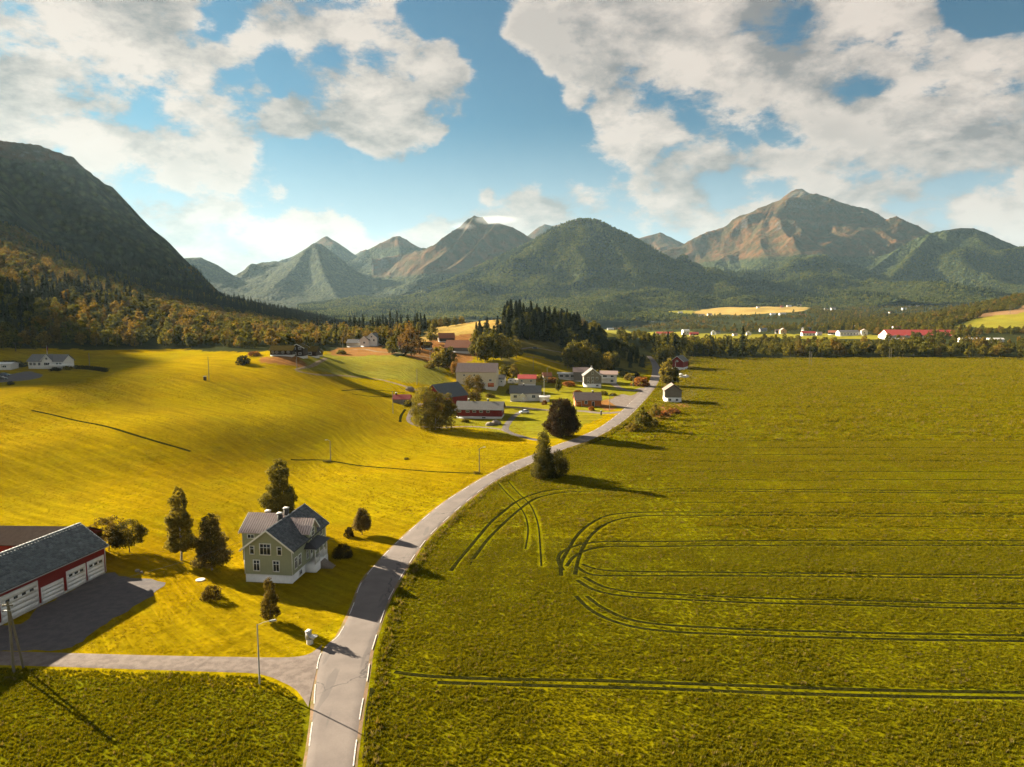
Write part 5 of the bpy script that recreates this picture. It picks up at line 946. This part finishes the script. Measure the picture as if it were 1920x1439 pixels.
for (px,py,hp,wd) in ((1064,690,48,.8),(1075,692,56,.8),(1086,694,52,.9),(1098,695,58,.8),(1110,696,48,.9),(1122,697,44,.9),(1136,697,40,1),(1150,694,36,1)):
    T_(m8[q%6],'birch_tree',px,py,hp,'birch in the lit row before the right half of the spruce knoll','birch','birches before the right half of the spruce knoll',wide=wd); q+=1
for (mm,px,py,hp,wd,lb) in [(3,456,684,17,.9,'dark round bush alone in the upper left meadow'),(2,1021,759,8,.8,'red bush at the foot of the flagpole by the white cottage'),(2,1109,770,8,.9,'red bush in front of the orange-brown wooden house'),(1,1180,713,12,1,'yellow bush left of the orange bush by the far road bend'),(2,1201,724,17,1.1,'wide orange bush beside the far road bend'),
 (3,1194,708,10,.6,'small dark pointed bush between the yellow and orange ones'),(2,1067,724,9,1.6,'orange shrub in front of the flat-roofed house'),(0,1010,716,13,1.1,'shrub left of the little rusty-roofed hut'),(2,1035,718,10,1.4,'rusty shrub right of the little rusty-roofed hut'),(2,1262,776,10,1.8,'low orange scrub under the timber barn, right part'),(2,1240,780,10,1.6,'low orange scrub under the timber barn, left part'),(1,1186,808,14,1.2,'yellow-green bush at the left end of the roadside scrub'),
 (0,1218,800,18,1.3,'olive bush between the two roadside trees'),(3,20,690,14,2.0,'dark shrubs between the flat garage and the white villa'),(3,104,696,7,1.6,'low dark shrub under the white terrace'),(0,128,694,8,1.3,'lighter shrub at the right end of the white terrace'),(3,20,722,7,1.0,'little dark bush on the edge of the gravel yard at the left edge'),(1,805,690,8,1.6,'low yellow scrub on the meadow below the heath'),(0,870,698,10,1.3,'bush behind the roof of the big cream barn'),(1,893,746,8,.8,'low bush right under the round golden tree'),(0,613,866,4,2.0,'weeds round the foot of the lone lamp post in the left meadow'),(0,893,888,4,2.2,'weeds round the foot of the roadside lamp post'),(0,640,664,8,1.4,'bush where the dirt path leaves the turf farm'),(2,476,668,9,1.6,'reddish bush left of the turf farm'),(0,1150,742,5,1.5,'rusty weeds by the gravel lay-by'),(0,960,738,10,1.4,'bush at the left corner of the white cottage garden'),(2,1083,739,7,1.6,'low reddish hedge bush above the orange-brown wooden house'),(0,1132,741,8,1.2,'olive bush between the wooden house and the gravel lay-by'),(0,1170,705,9,1.2,'olive bush behind the white house with blue panels'),(1,919,745,7,1.6,'yellow shrub between the golden tree and the white cottage'),(0,872,792,6,1.5,'dark shrub at the foot of the red farmhouse wall'),(0,768,762,12,1.2,'bush between the stone shed and the big birches'),(0,820,1300,6,.8,'dark clump of weeds in the near field'),(0,762,862,4,1.5,'tiny scrub at the bend of the meadow ditch')]:
    T_(bs[mm],'bush',px,py,hp,lb,'bush',wide=wd)
# clipped hedge by the villa
hb=G([(140,692),(160,693),(180,695),(200,698)]); V=[];C=[]
rg_=np.random.default_rng(5); hp_=smooth_line(hb,.25); n=5000; k=rg_.integers(0,len(hp_),n); cen=hp_[k]+np.c_[rg_.normal(size=n)*.5,rg_.normal(size=n)*.5,rg_.random(n)*1.7]; v,f=leaves(cen,rg_.normal(size=(n,3)),.16,rg_)
tag(link('hedge',npmesh('hedge',v,f,[M_leaf],colr=np.repeat(np.array([(.02,.022,.008)])*(.6+.9*rg_.random((n,1))),4,axis=0))),'long dark clipped hedge running right from the white terrace of the villa','hedge')
# ------------------------------------------------------------------ grass and crop tufts
def tuft(seed,h,n,c1,c2,spread=.22,bw=.045):
    r=np.random.default_rng(seed); V=[];C=[]
    for i in range(n):
        a=r.random()*6.28; b=r.random()*spread; p=np.array([math.cos(a)*b,math.sin(a)*b,-.03]); a2=r.random()*6.28; hh=h*(.55+.6*r.random()); l=np.array([math.cos(a2),math.sin(a2),0])*hh*(.2+.45*r.random()); u=np.array([-math.sin(a2),math.cos(a2),0])*bw*(.7+.6*r.random()); t=p+l+np.array([0,0,hh])
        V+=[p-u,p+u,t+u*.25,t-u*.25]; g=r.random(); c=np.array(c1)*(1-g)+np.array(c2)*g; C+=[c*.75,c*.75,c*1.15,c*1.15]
    return npmesh('tuft',np.array(V),np.arange(4*n).reshape(-1,4),[M_grass],colr=np.array(C))
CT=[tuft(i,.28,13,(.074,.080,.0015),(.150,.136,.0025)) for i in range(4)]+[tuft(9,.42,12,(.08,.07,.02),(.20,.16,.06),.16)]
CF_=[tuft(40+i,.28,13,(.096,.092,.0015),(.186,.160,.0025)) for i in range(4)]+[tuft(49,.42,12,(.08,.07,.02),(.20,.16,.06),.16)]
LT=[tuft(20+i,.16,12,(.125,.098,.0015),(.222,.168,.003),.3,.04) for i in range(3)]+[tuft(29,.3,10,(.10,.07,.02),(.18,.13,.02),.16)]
def tufts(name,xr,yr,dens_,test,seed,meshes,smin,smax,odd=.03,thr=.40):
    rng=np.random.default_rng(seed); n=int((xr[1]-xr[0])*(yr[1]-yr[0])*dens_); x=rng.uniform(*xr,n); y=rng.uniform(*yr,n)
    k=(np.abs(x)<.84*y+30)&test(x,y); k&=(fbm(x/2.6,y/2.6,3)+.30*rng.random(n)>thr); x=x[k];y=y[k]
    k=np.ones(len(x),bool)
    for l in TRW: 
        near=(x>l[:,0].min()-2)&(x<l[:,0].max()+2)&(y>l[:,1].min()-2)&(y<l[:,1].max()+2)
        if near.any():
            dd=np.full(len(x),9.); dd[near]=pdist(x[near],y[near],l[::2] if len(l)>40 else l); k&=(dd>.55+.2*rng.random(len(x))+.35*np.clip((y-200)/300,0,1.5))
    x=x[k];y=y[k]; z=H(x,y); s=(smin+(smax-smin)*rng.random(len(x)))*(.6+.9*fbm(x/6+3,y/6,3))*(.62+.8*fbm(x/26,y/19+7,3)); idx=rng.integers(0,len(meshes)-1,len(x)); idx[rng.random(len(x))<odd]=len(meshes)-1
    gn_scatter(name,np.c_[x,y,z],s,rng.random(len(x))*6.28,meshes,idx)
RLs=resample(smooth_line(road_L),160)[:,:2]; RRs=resample(smooth_line(road_R),160)[:,:2]
rpoly=[tuple(p) for p in RRs]+[(900,760),(900,-100)]
rightf=lambda x,y:inpoly(x,y,rpoly)&(pdist(x,y,[tuple(p) for p in RRs])>.25)
tufts('crop',(-30,145),(50,135),14.0,rightf,1,CT,.48,.85,.02,.24)
tufts('crop',(-25,228),(135,235),5.0,rightf,2,CF_,.7,1.1,.02,.24)
tufts('crop',(0,385),(235,420),.85,lambda x,y:rightf(x,y),3,CF_,1.5,2.4,.02)
tufts('crop',(60,545),(420,612),.5,lambda x,y:rightf(x,y),13,CF_,1.8,2.8,.02)
tufts('meadow_grass',(-75,-20),(56,86),14.0,lambda x,y:inpoly(x,y,W2([(-200,1252),(100,1256),(250,1261),(400,1266),(488,1270),(530,1288),(553,1305),(571,1340),(566,1380),(556,1439),(530,1560)])+[(-75,50)]),4,CT,.48,.85,.02,.24)
vg=[tuple(p) for p in RRs]
tufts('verge_weeds',(-30,60),(56,300),5.0,lambda x,y:rightf(x,y)&(pdist(x,y,vg)<1.9),5,CT,.8,1.6,.18)
vl=[tuple(p) for p in RLs]; dpoly=W2([(-260,1212),(0,1218),(300,1226),(450,1229),(575,1221),(620,1199),(600,1262),(571,1340),(488,1267),(250,1258),(0,1250),(-260,1242)]); ypoly=W2([(-200,1150),(20,1172),(75,1139),(198,1074),(270,1085),(313,1094),(297,1109),(250,1139),(180,1185),(128,1216),(60,1222),(-200,1218)])
lm=lambda x,y:(~inpoly(x,y,rpoly))&(pdist(x,y,vl)>.3)&~((pdist(x,y,vl)<8)&inpoly(x,y,[tuple(p) for p in RLs]+[tuple(p) for p in RRs[::-1]]))&~inpoly(x,y,dpoly)&~inpoly(x,y,ypoly)&(y>86)
lpoly=[tuple(p) for p in RLs]+[(-600,700),(-600,-50)]
lm2=lambda x,y:inpoly(x,y,lpoly)&(pdist(x,y,vl)>.3)&~inpoly(x,y,dpoly)&~inpoly(x,y,ypoly)&(y>86)
tufts('meadow_grass',(-110,-10),(86,150),4.0,lm2,6,LT,.30,.6,.01,.0)
tufts('meadow_grass',(-170,5),(150,300),1.8,lm2,7,LT,.5,.9,.02,.0)
# ------------------------------------------------------------------ poles, lamps, wires
M_wood=paint('pole_wood',(.16,.14,.10),(.09,.08,.05),.9); M_steel=paint('galvanised_steel',(.30,.31,.31),None,.5,spec=.5); M_wire=paint('wire',(.10,.10,.10),None,.6)
def cyl(name,pts,rad,mat,parent=None,n=8):
    v,f=tube([np.array(p,float) for p in pts],rad,n); return link(name,npmesh(name,v,f,[mat],True),parent)
def lamp(px,py,hm,ang,label,wood=False,arm=1.5):
    b=g1(px,py); e=bpy.data.objects.new('street_lamp',None); col.objects.link(e); e.location=b; e.rotation_euler=(0,0,R(ang)); tag(e,label,'street lamp')
    cyl('pole',[(0,0,-.5),(0,0,hm*.5),(0,0,hm)],[.11,.09,.065] if not wood else [.15,.13,.11],M_wood if wood else M_steel,e)
    cyl('arm',[(0,0,hm-.12),(arm*.5,0,hm+.18),(arm,0,hm+.30)],[.045,.04,.035],M_steel,e,6)
    v=[(arm-.1,-.10,hm+.24),(arm+.75,-.15,hm+.28),(arm+.75,.15,hm+.28),(arm-.1,.10,hm+.24),(arm-.05,-.07,hm+.36),(arm+.62,-.11,hm+.42),(arm+.62,.11,hm+.42),(arm-.05,.07,hm+.36)]
    hd=gmesh('lamp_head',v,[tuple(q) for q in CF],M_steel,e); boxes('lens',[(arm+.15,arm+.68,-.10,.10,hm+.215,hm+.262)],pm('plaster'),hd)
lamp(487,1283,7.6,12,'grey steel street lamp where the gravel drive meets the road')
lamp(899,886,6.6,20,'wooden lamp post on the left verge of the road bend',True,1.1)
lamp(620,866,6.3,180,'lone lamp post in the middle of the left meadow',True,.8)
lamp(1143,771,6.6,0,'lamp post between the orange-brown house and the road',True,.8)
lamp(1266,697,6.8,0,'lamp post beside the dark red barn beyond the road bend')
lamp(1026,719,9,0,'lamp post standing right of the small rusty-roofed hut',True,.8)
def upole(px,py,hm,label,cross=0.,double=0.,depth=None):
    b=g1(px,py); e=bpy.data.objects.new('utility_pole',None); col.objects.link(e); e.location=b; tag(e,label,'utility pole')
    for sx in ((-double/2,double/2) if double else (0,)): cyl('post',[(sx,0,-.5),(sx,0,hm*.5),(sx,0,hm)],[.16,.14,.11],M_wood,e)
    if cross: boxes('crossarm',[(-cross/2,cross/2,-.07,.07,hm-.45,hm-.30)],M_wood,e)
    if double:
        boxes('brace',[(-double/2,double/2,-.05,.05,hm*f_,hm*f_+.12) for f_ in (.35,.55,.75)],M_wood,e)
    for sx in ((-cross/2+.1,0,cross/2-.1) if cross else ()): cyl('insulator',[(sx,0,hm-.30),(sx,0,hm-.1)],[.05,.04],pm('plaster'),e,6)
    return e,b
upole(392,714,9.8,'tall bare pole beside a dark box in the sunlit upper left meadow'); upole(557,692,7,'pole at the bend of the dirt path below the turf farm'); upole(643,656,8,'pole between the turf farm and the white farm',1.2); upole(782,722,8,'pole in the meadow below the heath'); upole(737,776,9,'pole beside the stone shed in the meadow')
upole(809,688,11,'double wooden power pole with cross braces on the heath slope',2.2,1.5); upole(1000,696,9,'pale pole on the shaded slope above the village'); upole(1187,726,6,'short pole with crossarm beside the far road bend',1.5); upole(1107,690,10,'pole at the edge of the right birch row'); upole(168,686,6,'thin pole in the shaded meadow right of the villa')
upole(1519,684,10,'double power pole near the middle of the far edge of the right field',2.4,1.6); upole(1669,673,9,'double power pole before the red hall at the far field edge',2.2,1.6); upole(1299,668,7,'pole at the left end of the far field edge'); upole(1320,668,6,'second pole from the left along the far field edge'); upole(1893,590,14,'power pole on the high slope at the right edge',3,2); upole(1700,616,10,'thin pole in the wood above the red hall'); upole(1432,603,10,'thin pole among the valley trees')
b=g1(26,1262); e=bpy.data.objects.new('utility_pole',None); col.objects.link(e); e.location=b; tag(e,'wooden A-frame power pole with two legs at the left edge before the garages','utility pole')
cyl('post',[(0,0,-.5),(.0,0,4.5),(-.1,.05,9.3)],[.17,.15,.12],M_wood,e); cyl('strut',[(.55,1.1,-.5),(.25,.55,4.5),(-.02,.05,8.7)],[.15,.14,.11],M_wood,e)
boxes('crossarm',[(-.75,.55,-.08,.08,8.75,8.92)],M_wood,e); boxes('bracket',[(-.6,.6,-.05,.05,8.1,8.2)],M_steel,e)
for sx in(-.6,-.2,.4): cyl('insulator',[(sx,0,8.92),(sx,0,9.15)],[.06,.05],pm('plaster'),e,6)
def wire(p,q,sag,label):
    pts=[(p[0]+(q[0]-p[0])*t,p[1]+(q[1]-p[1])*t,p[2]+(q[2]-p[2])*t-sag*4*t*(1-t)) for t in np.linspace(0,1,24)]; o=cyl('wire',pts,[.014]*24,M_wire); tag(o,label,'wire')
tp=(b[0],b[1],b[2]+9.1); wire(tp,(b[0]-45,b[1]-6,9.5),.8,'upper power line leaving the A-frame pole to the left'); wire((b[0],b[1],8.2),(b[0]-45,b[1]-8,8.5),.9,'lower power line leaving the A-frame pole to the left'); wire((b[0],b[1],9.0),(-44.2,118.0,6.4),1.0,'thin service wire from the A-frame pole towards the green house')
fp=g1(1020,755); e=bpy.data.objects.new('flagpole',None); col.objects.link(e); e.location=fp; tag(e,'white flagpole in front of the right end of the white cottage','flagpole'); cyl('pole',[(0,0,-.3),(0,0,6),(0,0,11.5)],[.09,.07,.04],pm('whiteplain'),e); cyl('knob',[(0,0,11.5),(0,0,11.65)],[.10,.06],pm('whiteplain'),e)
fp=P(89,672,330); e=bpy.data.objects.new('flagpole',None); col.objects.link(e); e.location=(fp[0],330,h1(fp[0],330)); tag(e,'white flagpole with limp red flag behind the white villa','flagpole'); cyl('pole',[(0,0,-.3),(0,0,5),(0,0,9.8)],[.09,.07,.04],pm('whiteplain'),e)
gmesh('flag',[(0,0,9.5),(.55,.15,9.2),(.65,-.1,8.2),(.35,.1,7.3),(0,0,7.6),(.25,.18,8.6)],[(0,1,5),(1,2,5),(2,3,5),(3,4,5),(4,0,5)],pm('red'),e)
# ------------------------------------------------------------------ things by the road, vehicles
def lathe(name,prof,mat,parent=None,loc=None,n=20):
    V=[];Fq=[]
    for r,z in prof: V+=[(r*math.cos(6.2832*i/n),r*math.sin(6.2832*i/n),z) for i in range(n)]
    for k in range(len(prof)-1):
        for i in range(n): Fq.append((k*n+i,k*n+(i+1)%n,(k+1)*n+(i+1)%n,(k+1)*n+i))
    Fq.append(tuple(range(n))[::-1]); Fq.append(tuple((len(prof)-1)*n+i for i in range(n))); return gmesh(name,V,Fq,mat,parent,loc)
bb_=g1(581,1207); e=bpy.data.objects.new('mailbox_stand',None); col.objects.link(e); e.location=bb_; e.rotation_euler=(0,0,R(-12)); tag(e,'grey box stand with round white base and side dish at the drive mouth','mailbox')
lathe('base',[(.44,-.2),(.44,.62),(.40,.66)],pm('plaster'),e); boxes('box',[(-.42,.10,-.36,.36,.66,1.75)],M_steel,e); boxes('lid',[(-.46,.14,-.40,.40,1.75,1.83)],pm('whiteplain'),e); boxes('flap',[(-.30,-.02,-.385,-.362,1.15,1.6)],pm('plaster'),e); lathe('dish',[(.10,.66),(.16,.95),(.52,1.02),(.56,1.12),(.48,1.12),(.44,1.06)],pm('plaster'),e,(.55,0,0))
lathe('well_cover',[(.75,-.2),(.75,.10),(.70,.14)],pm('plaster')); w_=[o for o in col.objects if o.name.startswith('well_cover')][0]; w_.location=g1(376,1088); tag(w_,'flat round concrete well cover in the lawn behind the low wide bush','cover')
st=np.random.default_rng(8)
def stone(px,py,s,label):
    b=bmesh.new(); bmesh.ops.create_icosphere(b,subdivisions=2,radius=s)
    for v in b.verts: v.co*= .8+.4*vnoise(np.array([v.co.x*3+px]),np.array([v.co.y*3+v.co.z*2+py]))[0]; v.co.z*=.7
    me=bpy.data.meshes.new('boulder'); b.to_mesh(me); b.free(); me.materials.append(pm('plaster' if px>1270 else 'stone')); p=g1(px,py); o=link('boulder',me,loc=(p[0],p[1],p[2]+s*.2)); tag(o,label,'boulder')
stone(257,1072,.42,'pale boulder between the gravel yard and the fruit trees'); stone(265,1074,.3,'smaller boulder right of the pale one by the gravel yard'); stone(768,733,2.2,'big grey boulder at the end of the dirt path'); stone(918,798,1.6,'grey heap of rubble before the red farmhouse, left lump'); stone(930,796,2.0,'grey heap of rubble before the red farmhouse, right lump'); stone(1276,705,1.9,'white wrapped bale heap below the dark red barn, left one'); stone(1287,708,1.8,'white wrapped bale heap below the dark red barn, right one'); 
def car(px,py,yaw,label,colr,name='parked_car',s=1.0):
    p=g1(px,py); e=bpy.data.objects.new(name,None); col.objects.link(e); e.location=(p[0],p[1],p[2]+.05); e.rotation_euler=(0,0,R(yaw)); e.scale=(s,s,s); tag(e,label,'car')
    mm=paint('car_'+name+str(px),colr,None,.3,spec=.6)
    sec=[(-2.15,.45,.78,.72),(-2.05,.35,.95,.82),(-1.2,.3,1.0,.86),(0,.3,1.0,.88),(1.1,.3,.96,.87),(1.9,.32,.80,.80),(2.15,.42,.66,.68)]
    V=[];Fq=[]
    for (x,z0,z1,w) in sec: V+=[(x,-w,z0),(x,-w*1.0,(z0+z1)/2),(x,-w*.93,z1),(x,w*.93,z1),(x,w,(z0+z1)/2),(x,w,z0)]
    for k in range(len(sec)-1):
        for i in range(6): Fq.append((k*6+i,k*6+(i+1)%6,(k+1)*6+(i+1)%6,(k+1)*6+i))
    Fq+= [tuple(range(6))[::-1],tuple(len(sec)*6-6+i for i in range(6))]; gmesh('body',V,Fq,mm,e)
    V=[(-1.75,-.78,.97),(1.05,-.78,.95),(1.05,.78,.95),(-1.75,.78,.97),(-1.25,-.62,1.45),(.25,-.62,1.45),(.25,.62,1.45),(-1.25,.62,1.45)]; gmesh('windows',V,[tuple(q) for q in CF],M_glass,e)
    boxes('roof',[(-1.22,.22,-.60,.60,1.452,1.50)],mm,e)
    for x in(-1.35,1.35):
        for y in(-.80,.80): w=lathe('wheel',[(.32,-.1),(.33,0),(.32,.1)],pm('dark'),e,(x,y,.32),14); w.rotation_euler=(math.pi/2,0,0); h_=lathe('rim',[(.18,-.115),(.18,.115)],M_steel,w,None,10)
    for y in(-.6,.6): boxes('headlight',[(2.06,2.17,y-.14,y+.14,.55,.68)],pm('plaster'),e); boxes('tail_light',[(-2.17,-2.08,y-.14,y+.14,.7,.82)],pm('red'),e)
car(983,775.5,200,'white car parked on the gravel beside the red farmhouse',(.75,.75,.76)); car(1004,655,5,'dark car on the path across the shaded slope above the village',(.02,.022,.025)); car(9,706,12,'dark car on the gravel yard by the flat white garage',(.02,.03,.05)); car(3,713,20,'black car nearest the picture edge on the left gravel yard',(.015,.015,.017)); car(1281,709,150,'white car under the trees beside the dark red barn',(.7,.7,.7))
p=g1(962,720); e=bpy.data.objects.new('caravan',None); col.objects.link(e); e.location=p; e.rotation_euler=(0,0,R(-4)); tag(e,'white caravan parked between the white outbuilding and the red-roofed garage','caravan')
V=[];pr_=[(-2.9,.5),(-3.0,1.6),(-2.6,2.5),(-1.8,2.75),(2.4,2.75),(2.9,2.3),(3.0,1.2),(2.8,.5)]
for y in(-1.1,1.1): V+=[(x,y,z) for x,z in pr_]
gmesh('body',V,[tuple(range(8)),tuple(range(15,7,-1))]+[(i,i+8,(i+1)%8+8,(i+1)%8) for i in range(8)],pm('whiteplain'),e); boxes('window',[(-1.9,-.7,-1.13,-1.104,1.5,2.1),(.9,1.7,-1.13,-1.104,1.5,2.1)],M_glass,e); boxes('door',[(-.2,.5,-1.13,-1.104,.6,2.3)],pm('plaster'),e)
for y in(-.9,.9): w=lathe('wheel',[(.33,-.1),(.33,.1)],pm('dark'),e,(0,y,.33),14); w.rotation_euler=(math.pi/2,0,0)
cyl('drawbar',[(2.9,0,.55),(4.2,0,.5)],[.06,.05],M_steel,e,6)
p=g1(390,714); bx_=boxes('junction_box',[(-1.1,-.1,-.4,.4,-.2,1.7)],pm('brown'),None,(p[0]-.6,p[1],p[2])); tag(bx_,'dark brown box at the foot of the tall bare meadow pole','box'); boxes('box_lid',[(-1.15,-.05,-.45,.45,1.7,1.8)],pm('greyp'),bx_)
p=g1(1000,779); bx_=boxes('post_box',[(-.25,.25,-.2,.2,-.1,1.9)],pm('dark'),None,(g1(1127,779)[0],g1(1127,779)[1],g1(1127,779)[2])); tag(bx_,'black post standing by the lane near the copper beech','post'); boxes('cap',[(-.3,.3,-.25,.25,1.9,1.98)],pm('greyp'),bx_)
# ------------------------------------------------------------------ cloud wisps caught on the summits
def wisp(c,r,dn,seed):
    b=bmesh.new(); bmesh.ops.create_icosphere(b,subdivisions=3,radius=1); me=bpy.data.meshes.new('cloud'); b.to_mesh(me); b.free(); o=link('cloud',me,loc=c); o.scale=r
    m=bpy.data.materials.new('cloud_wisp'); m.use_nodes=True; m.node_tree.nodes.clear(); t=NT(m.node_tree); oc=t.new('ShaderNodeTexCoord').outputs['Object']
    n=t.noise(t.vm('ADD',oc,(seed,0,0)),1.7,4,.6); fall=t.ramp(t.vm('LENGTH',oc),.25,1.0,1,0); dd=t.m('MULTIPLY',t.ramp(t.m('MULTIPLY',n,fall),.15,.55),dn)
    v=t.new('ShaderNodeVolumePrincipled',{'Color':(1,1,1),'Density':dd,'Anisotropy':.4}); t.l.new(v.outputs[0],t.new('ShaderNodeOutputMaterial').inputs['Volume']); me.materials.append(m); tag(o,kind='stuff')
wisp(P(930,413,5450),(270,200,55),.0011,1.3); wisp(P(868,424,5350),(150,120,45),.0010,4.1)
